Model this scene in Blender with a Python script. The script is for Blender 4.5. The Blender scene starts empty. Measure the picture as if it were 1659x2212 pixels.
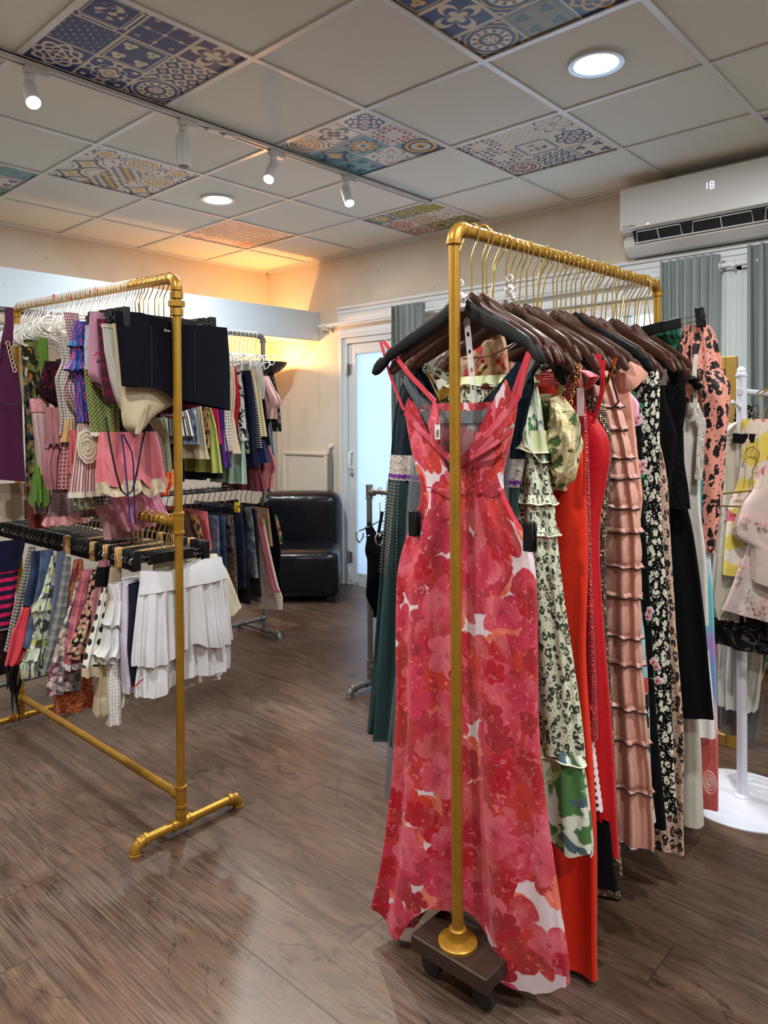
import bpy, math, random, re
import numpy as np
from mathutils import Vector
random.seed(7); RN=np.random.RandomState(7)
PI=math.pi
SC=bpy.context.scene; COL=SC.collection

# ---------------------------------------------------------------- camera
CH=1.30; YAW,PITCH,ROLL=.745,-.0104,-.0063; FPX=1572.89; CX,CY=811.04,927.64
_c,_s=math.cos(PITCH),math.sin(PITCH)
FW=np.array([_c*math.cos(YAW),_c*math.sin(YAW),_s]); _R=np.array([math.sin(YAW),-math.cos(YAW),0]); _U=np.cross(_R,FW)
RT=_R*math.cos(ROLL)+_U*math.sin(ROLL); UP=-_R*math.sin(ROLL)+_U*math.cos(ROLL)
CAM=np.array([0,0,CH])
cd=bpy.data.cameras.new('camera'); cam=bpy.data.objects.new('camera',cd); COL.objects.link(cam)
cd.sensor_fit='VERTICAL'; cd.sensor_height=36; cd.lens=FPX/2212*36
cd.shift_x=(829.5-CX)/2212; cd.shift_y=(CY-1106)/2212; cd.clip_start=.05
from mathutils import Matrix
cam.matrix_world=Matrix([[RT[0],UP[0],-FW[0],0],[RT[1],UP[1],-FW[1],0],[RT[2],UP[2],-FW[2],CH],[0,0,0,1]])
SC.camera=cam
def on(x,y,X=None,Y=None,Z=None):
    """world point seen at photo pixel (x,y) on the given axis plane"""
    d=FW+RT*(x-CX)/FPX+UP*(CY-y)/FPX
    if X is not None:t=(X-CAM[0])/d[0]
    elif Y is not None:t=(Y-CAM[1])/d[1]
    else:t=(Z-CAM[2])/d[2]
    return CAM+t*d

# ---------------------------------------------------------------- world, light, exposure
w=bpy.data.worlds.new('world'); SC.world=w; w.use_nodes=True
w.node_tree.nodes['Background'].inputs[0].default_value=(.75,.85,1,1)
w.node_tree.nodes['Background'].inputs[1].default_value=1.0
SC.view_settings.view_transform='Standard'; SC.view_settings.look='None'
SC.view_settings.gamma=1; SC.view_settings.use_curve_mapping=False
SC.view_settings.exposure=0.24
try:
    SC.cycles.max_bounces=7; SC.cycles.diffuse_bounces=4; SC.cycles.transparent_max_bounces=12
    SC.cycles.caustics_reflective=False; SC.cycles.caustics_refractive=False
    SC.cycles.sample_clamp_indirect=4
except Exception: pass
def light(name,kind,loc,power,col=(1,1,1),size=.1,aim=None,spot=None,blend=.6):
    l=bpy.data.lights.new(name,kind); l.energy=power; l.color=col
    if kind=='AREA':
        if isinstance(size,tuple): l.shape='RECTANGLE'; l.size,l.size_y=size
        else: l.shape='DISK'; l.size=size
    else: l.shadow_soft_size=size
    if kind=='SPOT': l.spot_size=spot or 1.2; l.spot_blend=blend
    o=bpy.data.objects.new(name,l); COL.objects.link(o); o.location=loc
    if aim is not None:
        o.rotation_euler=(Vector(aim)-Vector(loc)).to_track_quat('-Z','Y').to_euler()
    return o
CEIL=2.641; GS=.605
def gx(i): return (i+2.7845)*GS
def gy(j): return (j+4.566)*GS
WX=4.157; WY=5.14; XL,YL=-2.6,-2.8
DOWN=[(1.5,-2.5),(1.5,1.5),(1.5,-6.5),(-2.5,-2.5),(-2.5,1.5),(-2.5,-6.5),(-.5,-4.5)]
for i,j in DOWN:
    light('downlight_beam','AREA',(gx(i),gy(j),CEIL-.012),(34 if (i,j)==(1.5,1.5) else 31),(.93,.97,1),.15,(gx(i),gy(j),0))
# daylight outside the frosted door and the window
light('daylight_door','AREA',(WX+.75,3.72,1.15),9,(.30,.56,1),(1.0,2.0),(WX,3.72,1.15))
light('daylight_window','AREA',(WX+.75,1.9,1.5),38,(.75,.88,1),(2.2,1.1),(WX,1.9,1.5))

# ---------------------------------------------------------------- mesh helpers
class MB:
    def __init__(s): s.v=[];s.f=[];s.uv=[];s.n=0
    def add(s,v,f,uv=None):
        v=np.asarray(v,float).reshape(-1,3); s.v.append(v)
        s.uv.append(np.asarray(uv,float) if uv is not None else v[:,:2])
        s.f+= [tuple(int(a)+s.n for a in q) for q in f]; s.n+=len(v); return s
    def box(s,a,b,bev=0):
        x0,y0,z0=[min(p,q) for p,q in zip(a,b)];x1,y1,z1=[max(p,q) for p,q in zip(a,b)]
        if bev:
            d=min(bev,(x1-x0)/2.01,(y1-y0)/2.01,(z1-z0)/2.01); V=[];idx={}
            for cx_ in (0,1):
                for cy_ in (0,1):
                    for cz_ in (0,1):
                        X=(x0,x1)[cx_];Y=(y0,y1)[cy_];Z=(z0,z1)[cz_];sx=1-2*cx_;sy=1-2*cy_;sz=1-2*cz_
                        for k,p in enumerate(((X,Y+sy*d,Z+sz*d),(X+sx*d,Y,Z+sz*d),(X+sx*d,Y+sy*d,Z))):
                            idx[(cx_,cy_,cz_,k)]=len(V);V.append(p)
            c=np.array([(x0+x1)/2,(y0+y1)/2,(z0+z1)/2]);F=[]
            def fa(l):
                P=[np.array(V[i]) for i in l];n=np.cross(P[1]-P[0],P[2]-P[0])
                F.append(l if n@(sum(P)/len(P)-c)>0 else l[::-1])
            for q in (0,1):
                fa([idx[(q,a,b,0)] for a,b in ((0,0),(1,0),(1,1),(0,1))])
                fa([idx[(a,q,b,1)] for a,b in ((0,0),(1,0),(1,1),(0,1))])
                fa([idx[(a,b,q,2)] for a,b in ((0,0),(1,0),(1,1),(0,1))])
            for a in (0,1):
                for b in (0,1):
                    fa([idx[(0,a,b,1)],idx[(1,a,b,1)],idx[(1,a,b,2)],idx[(0,a,b,2)]])
                    fa([idx[(a,0,b,0)],idx[(a,1,b,0)],idx[(a,1,b,2)],idx[(a,0,b,2)]])
                    fa([idx[(a,b,0,0)],idx[(a,b,1,0)],idx[(a,b,1,1)],idx[(a,b,0,1)]])
                    for z in (0,1): fa([idx[(a,b,z,0)],idx[(a,b,z,1)],idx[(a,b,z,2)]])
            return s.add(V,F)
        V=[(x,y,z) for z in (z0,z1) for y in (y0,y1) for x in (x0,x1)]
        return s.add(V,[(0,2,3,1),(4,5,7,6),(0,1,5,4),(2,6,7,3),(0,4,6,2),(1,3,7,5)])
    def tube(s,P,r,n=10,closed=False,flat=None,cap=True):
        P=np.asarray(P,float);m=len(P);r=np.broadcast_to(np.asarray(r,float),(m,)) 
        if closed: T=np.roll(P,-1,0)-np.roll(P,1,0)
        else: T=np.gradient(P,axis=0)
        T/=np.linalg.norm(T,axis=1)[:,None]+1e-12
        up=np.array([0,0,1.]) if abs(T[0][2])<.9 else np.array([1.,0,0])
        N=np.cross(T[0],up);N/=np.linalg.norm(N);V=[];U=[]
        a=np.linspace(0,2*PI,n,endpoint=False);fl=flat or 1;L=0
        for i in range(m):
            N=N-T[i]*(N@T[i]);N/=np.linalg.norm(N)+1e-12;B=np.cross(T[i],N)
            V.append(P[i]+r[i]*(np.outer(np.cos(a),N)+fl*np.outer(np.sin(a),B)))
            if i: L+=np.linalg.norm(P[i]-P[i-1])
            U.append(np.c_[a*r[i],np.full(n,L)])
        F=[]
        for i in range(m if closed else m-1):
            j=(i+1)%m
            for k in range(n):
                l=(k+1)%n;F.append((i*n+k,i*n+l,j*n+l,j*n+k))
        if cap and not closed: F.append(tuple(range(n))[::-1]);F.append(tuple(range((m-1)*n,m*n)))
        return s.add(np.vstack(V),F,np.vstack(U))
    def cyl(s,a,b,r,n=20,r2=None): return s.tube([a,b],[r,r if r2 is None else r2],n)
    def lathe(s,prof,c=(0,0,0),n=32,ax=2,cap=True):
        a=np.linspace(0,2*PI,n,endpoint=False);V=[];F=[]
        for r,z in prof:
            p=np.c_[r*np.cos(a),r*np.sin(a),np.full(n,z)]
            if ax==0:p=p[:,[2,0,1]]
            if ax==1:p=p[:,[1,2,0]]
            V.append(p+np.array(c))
        m=len(prof)
        for i in range(m-1):
            for k in range(n):
                l=(k+1)%n;F.append((i*n+k,i*n+l,(i+1)*n+l,(i+1)*n+k))
        if cap:F.append(tuple(range(n))[::-1]);F.append(tuple(range((m-1)*n,m*n)))
        return s.add(np.vstack(V),F)
    def grid(s,P,uv=None,closed=False):
        """P: rows x cols x 3"""
        R,Cn=P.shape[:2];F=[]
        for i in range(R-1):
            for k in range(Cn if closed else Cn-1):
                l=(k+1)%Cn;F.append((i*Cn+k,(i+1)*Cn+k,(i+1)*Cn+l,i*Cn+l))
        return s.add(P.reshape(-1,3),F,None if uv is None else uv.reshape(-1,2))
    def prism(s,pts,z0,z1,ax=0):
        """2-D outline extruded along axis ax"""
        n=len(pts);V=[]
        for z in (z0,z1):
            for a,b in pts:
                V.append({0:(z,a,b),1:(a,z,b),2:(a,b,z)}[ax])
        return s.add(V,[tuple(range(n))[::-1],tuple(range(n,2*n))]+[(i,(i+1)%n,n+(i+1)%n,n+i) for i in range(n)])
    def obj(s,name,mat,parent=None,smooth=True,angle=None):
        me=bpy.data.meshes.new(name);V=np.vstack(s.v)
        me.from_pydata(V.tolist(),[],s.f)
        ul=me.uv_layers.new(name='UVMap');UV=np.vstack(s.uv)
        li=np.empty(len(me.loops),np.int32);me.loops.foreach_get('vertex_index',li)
        ul.data.foreach_set('uv',UV[li].astype(np.float32).ravel())
        if mat: me.materials.append(mat)
        if smooth:
            me.polygons.foreach_set('use_smooth',[True]*len(me.polygons))
            if angle!=0:
                try: me.set_sharp_from_angle(angle=angle or .7)
                except Exception: pass
        o=bpy.data.objects.new(name,me);COL.objects.link(o)
        if parent: o.parent=parent; 
        return o
def tag(o,label=None,cat=None,group=None,kind=None):
    if label:o['label']=label
    if cat:o['category']=cat
    if group:o['group']=group
    if kind:o['kind']=kind
    return o
def st(mb,name,mat,smooth=False): return tag(mb.obj(name,mat,None,smooth),kind='structure')
def empty(name,loc=(0,0,0)):
    o=bpy.data.objects.new(name,None);COL.objects.link(o);o.location=loc;o.empty_display_size=.05;return o
def keep(o,root):
    """parent o to root without moving it (root has location only)"""
    o.parent=root;o.matrix_parent_inverse=Matrix.Translation(Vector(root.location)).inverted();return o
def arc(c,r,a0,a1,n,ax):
    a=np.linspace(a0,a1,n);p=np.zeros((n,3));i,j={'x':(1,2),'y':(0,2),'z':(0,1)}[ax]
    p[:,i]=r*np.cos(a);p[:,j]=r*np.sin(a);return p+np.array(c)
def text_mesh(txt,size,ext=.0004):
    c=bpy.data.curves.new('t','FONT');c.body=txt;c.size=size;c.extrude=ext;c.align_x='CENTER';c.align_y='CENTER';c.resolution_u=3
    o=bpy.data.objects.new('t',c);COL.objects.link(o);dg=bpy.context.evaluated_depsgraph_get();dg.update()
    me=bpy.data.meshes.new_from_object(o.evaluated_get(dg));bpy.data.objects.remove(o);return me

# ---------------------------------------------------------------- materials
class N:
    def __init__(s,name):
        s.m=bpy.data.materials.new(name);s.m.use_nodes=True;s.t=s.m.node_tree;s.b=s.t.nodes['Principled BSDF'];s.out=s.t.nodes['Material Output']
    def nd(s,ty,**k):
        n=s.t.nodes.new('ShaderNode'+ty)
        for a,b in k.items(): setattr(n,a,b)
        return n
    def put(s,inp,v):
        if hasattr(v,'is_output') : s.t.links.new(v,inp)
        else:
            if hasattr(inp.default_value,'__len__') and not hasattr(v,'__len__'): v=(v,)*len(inp.default_value)
            if hasattr(v,'__len__') and len(v)==3 and len(inp.default_value)==4: v=(*v,1)
            inp.default_value=v
    def ma(s,op,a,b=None,c=None,cl=False):
        n=s.nd('Math',operation=op,use_clamp=cl)
        for i,v in enumerate((a,b,c)):
            if v is not None:s.put(n.inputs[i],v)
        return n.outputs[0]
    def vm(s,op,a,b=None):
        n=s.nd('VectorMath',operation=op);s.put(n.inputs[0],a)
        if b is not None:
            if op=='SCALE':s.put(n.inputs[3],b)
            else:s.put(n.inputs[1],b)
        return n.outputs[1] if op in('LENGTH','DISTANCE') else n.outputs[0]
    def mix(s,f,a,b,mode='MIX'):
        n=s.nd('Mix',data_type='RGBA',blend_type=mode);s.put(n.inputs[0],f);s.put(n.inputs[6],a);s.put(n.inputs[7],b);return n.outputs[2]
    def noise(s,v,sc,det=3,dist=0,out=0,ro=.5):
        n=s.nd('TexNoise');s.put(n.inputs['Vector'],v);n.inputs['Scale'].default_value=sc;n.inputs['Detail'].default_value=det;n.inputs['Distortion'].default_value=dist;n.inputs['Roughness'].default_value=ro;return n.outputs[out]
    def vor(s,v,sc,rand=1,feat='F1'):
        n=s.nd('TexVoronoi',voronoi_dimensions='2D',feature=feat);s.put(n.inputs['Vector'],v);n.inputs['Scale'].default_value=sc
        n.inputs['Randomness'].default_value=rand;return n
    def step(s,x,e,w=.02):
        """smooth 0->1 as x passes e"""
        n=s.nd('MapRange',interpolation_type='SMOOTHSTEP');s.put(n.inputs[0],x);s.put(n.inputs[1],e if hasattr(e,'is_output') else e-w)
        if hasattr(e,'is_output'): s.put(n.inputs[2],s.ma('ADD',e,w))
        else: n.inputs[2].default_value=e+w
        return n.outputs[0]
    def inv(s,x): return s.ma('SUBTRACT',1.0,x)
    def sep(s,v):
        n=s.nd('SeparateXYZ');s.put(n.inputs[0],v);return n.outputs
    def comb(s,x,y,z=0.):
        n=s.nd('CombineXYZ')
        for i,v in enumerate((x,y,z)):s.put(n.inputs[i],v)
        return n.outputs[0]
    def uv(s): return s.nd('TexCoord').outputs['UV']
    def ob(s): return s.nd('TexCoord').outputs['Object']
    def bump(s,h,st=.3,d=.01):
        n=s.nd('Bump');n.inputs['Strength'].default_value=st;n.inputs['Distance'].default_value=d;s.put(n.inputs['Height'],h);s.t.links.new(n.outputs[0],s.b.inputs['Normal']);return n
    def set(s,**k):
        M={'col':'Base Color','rough':'Roughness','metal':'Metallic','sheen':'Sheen Weight','alpha':'Alpha','em':'Emission Color','ems':'Emission Strength','coat':'Coat Weight','trans':'Transmission Weight','spec':'Specular IOR Level','srough':'Sheen Roughness'}
        for a,v in k.items(): s.put(s.b.inputs[M[a]],v)
        return s
_mc={}
def plain(name,col,rough=.5,metal=0,bump=0,bs=200,var=0,**k):
    if name in _mc:return _mc[name]
    n=N(name);n.set(rough=rough,metal=metal,**k)
    if var:
        f=n.noise(n.ob(),9,3);n.set(col=n.mix(n.ma('MULTIPLY',f,var),col,tuple(c*.45 for c in col)))
    else:n.set(col=col)
    if bump:n.bump(n.noise(n.ob(),bs,3),bump,.004)
    _mc[name]=n.m;return n.m
def lin(*h):
    """0-255 display colour -> linear"""
    if len(h)==1:h=h[0]
    return tuple(((c/255)/12.92 if c/255<=.04045 else ((c/255+.055)/1.055)**2.4) for c in h)

def flower_layer(n,uv,sc,r0,seed,petals=5,rand=.9):
    v=n.vm('ADD',uv,(seed*3.7,seed*1.9,0));vs=n.vm('SCALE',v,sc)
    vo=n.vor(vs,1,rand);loc=n.vm('SUBTRACT',vs,vo.outputs['Position']);x,y,_=n.sep(loc)
    cr=n.sep(vo.outputs['Color'])
    ang=n.ma('ADD',n.ma('ARCTAN2',y,x),n.ma('MULTIPLY',cr[0],6.28))
    pet=n.ma('ABSOLUTE',n.ma('COSINE',n.ma('MULTIPLY',ang,petals/2)))
    R=n.ma('MULTIPLY',n.ma('MULTIPLY_ADD',n.ma('POWER',pet,.5),.45,.55),n.ma('MULTIPLY_ADD',cr[1],.3*r0,.8*r0))
    d=vo.outputs['Distance'];mask=n.inv(n.step(d,R,.02));return mask,d,cr,ang
def fab(name,kind='solid',c=((.5,.5,.5),),sc=1,rough=.8,sheen=.15,alpha=None,weave=.15,metal=0,spec=.3,wr=.25,ws=14):
    if name in _mc:return _mc[name]
    n=N(name);uv=n.uv();c=[tuple(x) for x in c];col=c[0];A=None
    if kind=='solid':
        f=n.noise(uv,22,4);col=n.mix(n.ma('MULTIPLY',f,.35),c[0],tuple(x*.6 for x in c[0]))
    elif kind=='floral':       # c: ground, then petal colours
        dv=n.vm('ADD',uv,n.vm('SCALE',n.vm('SUBTRACT',n.noise(uv,sc*2.2,2,0,1),(.5,.5,.5)),.25/sc));col=c[0]
        for i,p in enumerate(c[1:]):
            m,d,cr,a=flower_layer(n,dv,sc*(1+.23*i),.42,i+1,5+i%2)
            pc=n.mix(n.ma('MULTIPLY_ADD',cr[2],.5,0.0),p,tuple(x*.5 for x in p));col=n.mix(m,col,pc)
            col=n.mix(n.ma('MULTIPLY',m,n.inv(n.step(d,.08,.02))),col,tuple(min(1,x*1.8+.05) for x in p))
    elif kind=='hero':         # big overlapping painted blooms
        dv=n.vm('ADD',uv,n.vm('SCALE',n.vm('SUBTRACT',n.noise(uv,16,3,0,1),(.5,.5,.5)),.035))
        streak=n.noise(n.vm('MULTIPLY',uv,(60,25,1)),1,4,1.5)
        col=n.mix(n.ma('MULTIPLY',streak,.5),c[0],tuple(x*.75 for x in c[0]))
        for i,(p,s_,r) in enumerate(((c[3],6.5,.50),(c[2],5.2,.56),(c[1],6,.56),(c[4],8,.42),(c[2],8,.44),(c[1],10,.36))):
            m,d,cr,a=flower_layer(n,dv,s_,r,i+2.3,5)
            wash=n.step(n.noise(n.vm('ADD',n.vm('MULTIPLY',uv,(1.6,1,1)),(i,0,0)),9,4,.8),.52,.16)
            pc=n.mix(n.ma('MULTIPLY',wash,.8),p,tuple(x*.62+.02 for x in c[1]) if i%2 else tuple(min(1,x*1.1+.12) for x in p))
            vein=n.ma('MULTIPLY',n.step(n.ma('ABSOLUTE',n.ma('SINE',n.ma('MULTIPLY',a,5))),.96,.04),n.inv(n.step(d,.22,.12)))
            pc=n.mix(n.ma('MULTIPLY',vein,.22),pc,c[5]);pc=n.mix(n.ma('MULTIPLY',n.inv(n.step(d,.05,.05)),.5),pc,c[5])
            rim=n.ma('MULTIPLY',n.step(n.noise(uv,70,2,1),.64,.03),.7);pc=n.mix(rim,pc,tuple(min(1,x*1.2+.16) for x in p))
            gate=n.step(cr[0],.15+.05*i,.01);col=n.mix(n.ma('MULTIPLY',m,gate),col,pc)
    elif kind=='leopard':      # ground, spot, inner
        dv=n.vm('ADD',uv,n.vm('SCALE',n.vm('SUBTRACT',n.noise(uv,sc*1.6,2,0,1),(.5,.5,.5)),.62/sc))
        vo=n.vor(n.vm('MULTIPLY',dv,(1.35,.72,1)),sc,.9);d=vo.outputs['Distance'];cr=n.sep(vo.outputs['Color'])
        br=n.noise(uv,sc*2.4,1);r=n.ma('MULTIPLY_ADD',cr[0],.16,.29)
        spot=n.inv(n.step(d,r,.02));inn=n.inv(n.step(d,n.ma('MULTIPLY',r,n.ma('MULTIPLY_ADD',cr[1],.95,-.25)),.02))
        gap=n.step(br,.40,.02);col=n.mix(n.ma('MULTIPLY',spot,gap),c[0],c[1])
        if len(c)>2: col=n.mix(n.ma('MULTIPLY',inn,gap),col,c[2])
        v2=n.vor(n.vm('ADD',dv,(3,1,0)),sc*2.6,1);col=n.mix(n.ma('MULTIPLY',n.inv(n.step(v2.outputs['Distance'],.17,.03)),n.step(d,.55,.03)),col,c[1])
    elif kind=='dots':
        vo=n.vor(uv,sc,.12);col=n.mix(n.inv(n.step(vo.outputs['Distance'],.27,.03)),c[0],c[1])
    elif kind=='stripe':
        x=n.sep(uv)[0 if len(c)<3 else 1];w=n.ma('FRACT',n.ma('MULTIPLY',x,sc));col=n.mix(n.step(n.ma('ABSOLUTE',n.ma('SUBTRACT',w,.5)),.28,.03),c[0],c[1])
    elif kind=='check':
        x,y,_=n.sep(uv);a=n.step(n.ma('ABSOLUTE',n.ma('SUBTRACT',n.ma('FRACT',n.ma('MULTIPLY',x,sc)),.5)),.25,.02);b=n.step(n.ma('ABSOLUTE',n.ma('SUBTRACT',n.ma('FRACT',n.ma('MULTIPLY',y,sc)),.5)),.25,.02)
        col=n.mix(n.ma('MULTIPLY',n.ma('ADD',a,b),.5),c[0],c[1])
    elif kind=='plaid':
        x,y,_=n.sep(uv);col=c[0]
        for k,(q,cc,wd) in enumerate(((x,c[1],.3),(y,c[1],.3),(x,c[-1],.06),(y,c[-1],.06))):
            f=n.ma('ABSOLUTE',n.ma('SUBTRACT',n.ma('FRACT',n.ma('MULTIPLY_ADD',q,sc,.37 if k>1 else 0.)),.5));col=n.mix(n.ma('MULTIPLY',n.inv(n.step(f,wd/2,.02)),.55),col,cc)
    elif kind=='swirl':
        f=n.noise(uv,sc,2,3.);l=n.ma('ABSOLUTE',n.ma('SUBTRACT',n.ma('FRACT',n.ma('MULTIPLY',f,7)),.5));col=n.mix(n.inv(n.step(l,.11,.03)),c[0],c[1])
        if len(c)>2: col=n.mix(n.step(n.noise(uv,sc*.6,1),.58,.02),col,c[2])
    elif kind=='denim':
        f=n.noise(uv,13,5,.8);col=n.mix(n.step(f,.52,.13),c[0],c[1]);col=n.mix(n.ma('MULTIPLY',n.noise(n.vm('MULTIPLY',uv,(900,180,1)),1,2),.5),col,tuple(x*.5 for x in c[0]))
    elif kind=='blotch':
        a=n.noise(uv,sc,3,.6);b=n.noise(n.vm('ADD',uv,(5,2,0)),sc*1.4,3,.6);col=n.mix(n.step(a,.54,.015),c[0],c[1]);col=n.mix(n.step(b,.60,.015),col,c[2])
        if len(c)>3: col=n.mix(n.step(n.noise(n.vm('ADD',uv,(1,9,0)),sc*1.2,3,.8),.62,.02),col,c[3])
    elif kind=='bands':        # ombre in height: list of (z,colour) pairs, soft
        y=n.sep(uv)[1];yy=n.ma('MULTIPLY_ADD',n.noise(n.vm('MULTIPLY',uv,(90,2,1)),1,2),.10,y);col=c[0][1:]if len(c[0])==4 else c[0]
        for q in c[1:]: col=n.mix(n.step(yy,q[0],.035),col,q[1:])
    elif kind=='sequin':
        vo=n.vor(uv,sc,.5);cr=n.sep(vo.outputs['Color']);col=n.mix(n.ma('POWER',cr[0],6.),c[0],c[1]);nn=n.nd('Bump');n.bump(vo.outputs['Distance'],.8,.004)
    elif kind=='crochet':
        x,y,_=n.sep(uv);a=n.ma('MULTIPLY',n.ma('SINE',n.ma('MULTIPLY',x,sc)),n.ma('SINE',n.ma('MULTIPLY',y,sc)));col=n.mix(n.step(a,.35,.2),c[0],c[1]);n.bump(n.inv(a),.6,.004)
    elif kind=='ikat':
        x,y,_=n.sep(uv);f=n.noise(n.vm('MULTIPLY',uv,(55,9,1)),1,2);col=c[0]
        for k,cc in enumerate(c[1:]): col=n.mix(n.step(n.noise(n.vm('ADD',n.vm('MULTIPLY',uv,(14+3*k,6+k,1)),(k*7,k,0)),1,2),.53,.01),col,cc)
    if alpha is not None:
        if alpha=='lace':
            f=n.noise(uv,60,2,2.);l=n.ma('ABSOLUTE',n.ma('SUBTRACT',n.ma('FRACT',n.ma('MULTIPLY',f,5)),.5));A=n.ma('MAXIMUM',n.inv(n.step(l,.26,.05)),.25)
        elif alpha=='eyelet':
            vo=n.vor(uv,55,.2);A=n.step(vo.outputs['Distance'],.22,.04)
        else:A=float(alpha)
        n.set(alpha=A)
    if kind not in('sequin','crochet'):
        # crumple + weave relief
        h=n.ma('ADD',n.ma('MULTIPLY',n.noise(n.vm('MULTIPLY',uv,(ws,ws*.55,1)),1,3,.7),wr*4),n.ma('MULTIPLY',n.noise(uv,420,1),weave));n.bump(h,.6,.009)
    lum=max(c[0][:3]) if len(c[0])==3 else .5;dk=min(1,lum/.08)
    n.set(col=col,rough=rough,sheen=sheen*dk*.8,metal=metal,spec=spec*(.3+.7*dk),srough=.4);_mc[name]=n.m;return n.m

# ================================================================ ROOM
def m_floor():
    n=N('wood_plank_floor');o=n.ob();x,y,_=n.sep(o);PW,PL=.182,1.25
    px=n.ma('DIVIDE',x,PW);col=n.ma('FLOOR',px);rn=n.ma('FRACT',n.ma('MULTIPLY',n.ma('SINE',n.ma('MULTIPLY',col,12.9898)),43758.5))
    py=n.ma('ADD',n.ma('DIVIDE',y,PL),rn);row=n.ma('FLOOR',py)
    r2=n.ma('FRACT',n.ma('MULTIPLY',n.ma('SINE',n.ma('ADD',n.ma('MULTIPLY',col,78.2),n.ma('MULTIPLY',row,37.7))),9758.5))
    v=n.comb(n.ma('ADD',x,n.ma('MULTIPLY',r2,5)),n.ma('MULTIPLY_ADD',y,.20,n.ma('MULTIPLY',r2,9)),0.)
    g=n.noise(v,16,6,1.6,0,.62);g2=n.noise(n.vm('MULTIPLY',v,(3,1,1)),45,4,.6)
    c=n.mix(n.step(g,.50,.22),lin(56,39,29),lin(112,86,66));c=n.mix(n.ma('MULTIPLY',g2,.42),c,lin(54,38,30));c=n.mix(n.ma('MULTIPLY',n.step(n.noise(v,2.2,3,1.),.5,.2),.35),c,lin(64,46,38))
    c=n.mix(n.ma('MULTIPLY',r2,.45),c,lin(70,46,35))
    wv=n.noise(n.vm('MULTIPLY',v,(1,1.1,1)),5,4,2.2);crack=n.inv(n.step(n.ma('ABSOLUTE',n.ma('SUBTRACT',wv,.52)),.006,.006))
    crack=n.ma('MULTIPLY',crack,n.step(n.noise(n.vm('ADD',v,(3,3,0)),3,2),.45,.05));c=n.mix(n.ma('MULTIPLY',crack,.85),c,lin(34,24,20))
    # scuffed pale film on part of the boards
    sc=n.ma('MULTIPLY',n.step(n.noise(o,1.7,3,.4),.54,.12),n.step(n.noise(n.vm('MULTIPLY',v,(9,1,1)),22,3,.5),.5,.15));c=n.mix(n.ma('MULTIPLY',sc,.2),c,lin(168,152,140))
    ex=n.ma('ABSOLUTE',n.ma('SUBTRACT',n.ma('FRACT',px),.5));ey=n.ma('ABSOLUTE',n.ma('SUBTRACT',n.ma('FRACT',py),.5))
    seam=n.ma('MAXIMUM',n.step(ex,.492,.004),n.ma('MULTIPLY',n.step(ey,.4985,.0008),1));c=n.mix(n.ma('MULTIPLY',seam,.7),c,lin(40,30,26))
    n.set(col=c,rough=n.ma('MULTIPLY_ADD',g,.22,.26),spec=.45)
    n.bump(n.ma('ADD',n.ma('MULTIPLY',g2,.3),n.ma('MULTIPLY',n.inv(seam),1.2)),.22,.003);return n.m
def m_wall(name,base,dirty):
    n=N(name);o=n.ob();a=n.noise(o,2.1,5,.5);c=n.mix(n.ma('MULTIPLY',n.step(a,.52,.15),.35),base,dirty)
    st_=n.noise(n.vm('MULTIPLY',o,(9,9,1.1)),1.6,5,.6);low=n.inv(n.step(n.sep(o)[2],1.75,.5))
    c=n.mix(n.ma('MULTIPLY',n.ma('MULTIPLY',n.step(st_,.60,.12),low),.22),c,tuple(q*.62 for q in dirty))
    sp=n.noise(o,31,4,1.2);c=n.mix(n.ma('MULTIPLY',n.step(sp,.70,.03),.35),c,tuple(q*.4 for q in dirty))
    n.set(col=c,rough=.85,spec=.2);n.bump(n.noise(o,60,3),.12,.004);return n.m
M_FLOOR=m_floor()
M_WALL=m_wall('cream_wall_paint',lin(215,205,189),lin(190,173,148))
M_CEIL=plain('ceiling_board',lin(229,229,219),.75,bump=.05,bs=90)
M_GRID=plain('white_grid_metal',lin(222,222,220),.35,.1)
M_WHITE=plain('white_gloss_paint',lin(222,224,224),.4)
M_BEAM=m_wall('white_beam_paint',lin(196,206,212),lin(205,210,214))
M_GAP=plain('dark_gap',(.02,.02,.02),.9)
st(MB().box((XL,YL,-.12),(WX+.2,WY+.2,0)),'floor',M_FLOOR)
st(MB().box((XL,WY,0),(WX+.15,WY+.15,CEIL+.05)),'wall_back',M_WALL)
st(MB().box((XL-.15,YL,0),(XL,WY+.15,CEIL+.05)),'wall_left',M_WALL)
st(MB().box((XL-.15,YL-.15,0),(WX+.15,YL,CEIL+.05)),'wall_front',M_WALL)
# right wall with a door opening and a window opening
D0,D1,DT=3.34,4.16,1.97; W0,W1,WB,WT=.55,3.02,.92,1.965
b=MB();b.box((WX,D1,0),(WX+.15,WY,CEIL+.05));b.box((WX,D0,DT),(WX+.15,D1,CEIL+.05));b.box((WX,W1,0),(WX+.15,D0,CEIL+.05))
b.box((WX,W0,0),(WX+.15,W1,WB));b.box((WX,W0,WT),(WX+.15,W1,CEIL+.05));b.box((WX,YL,0),(WX+.15,W0,CEIL+.05));st(b,'wall_right',M_WALL)
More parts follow.
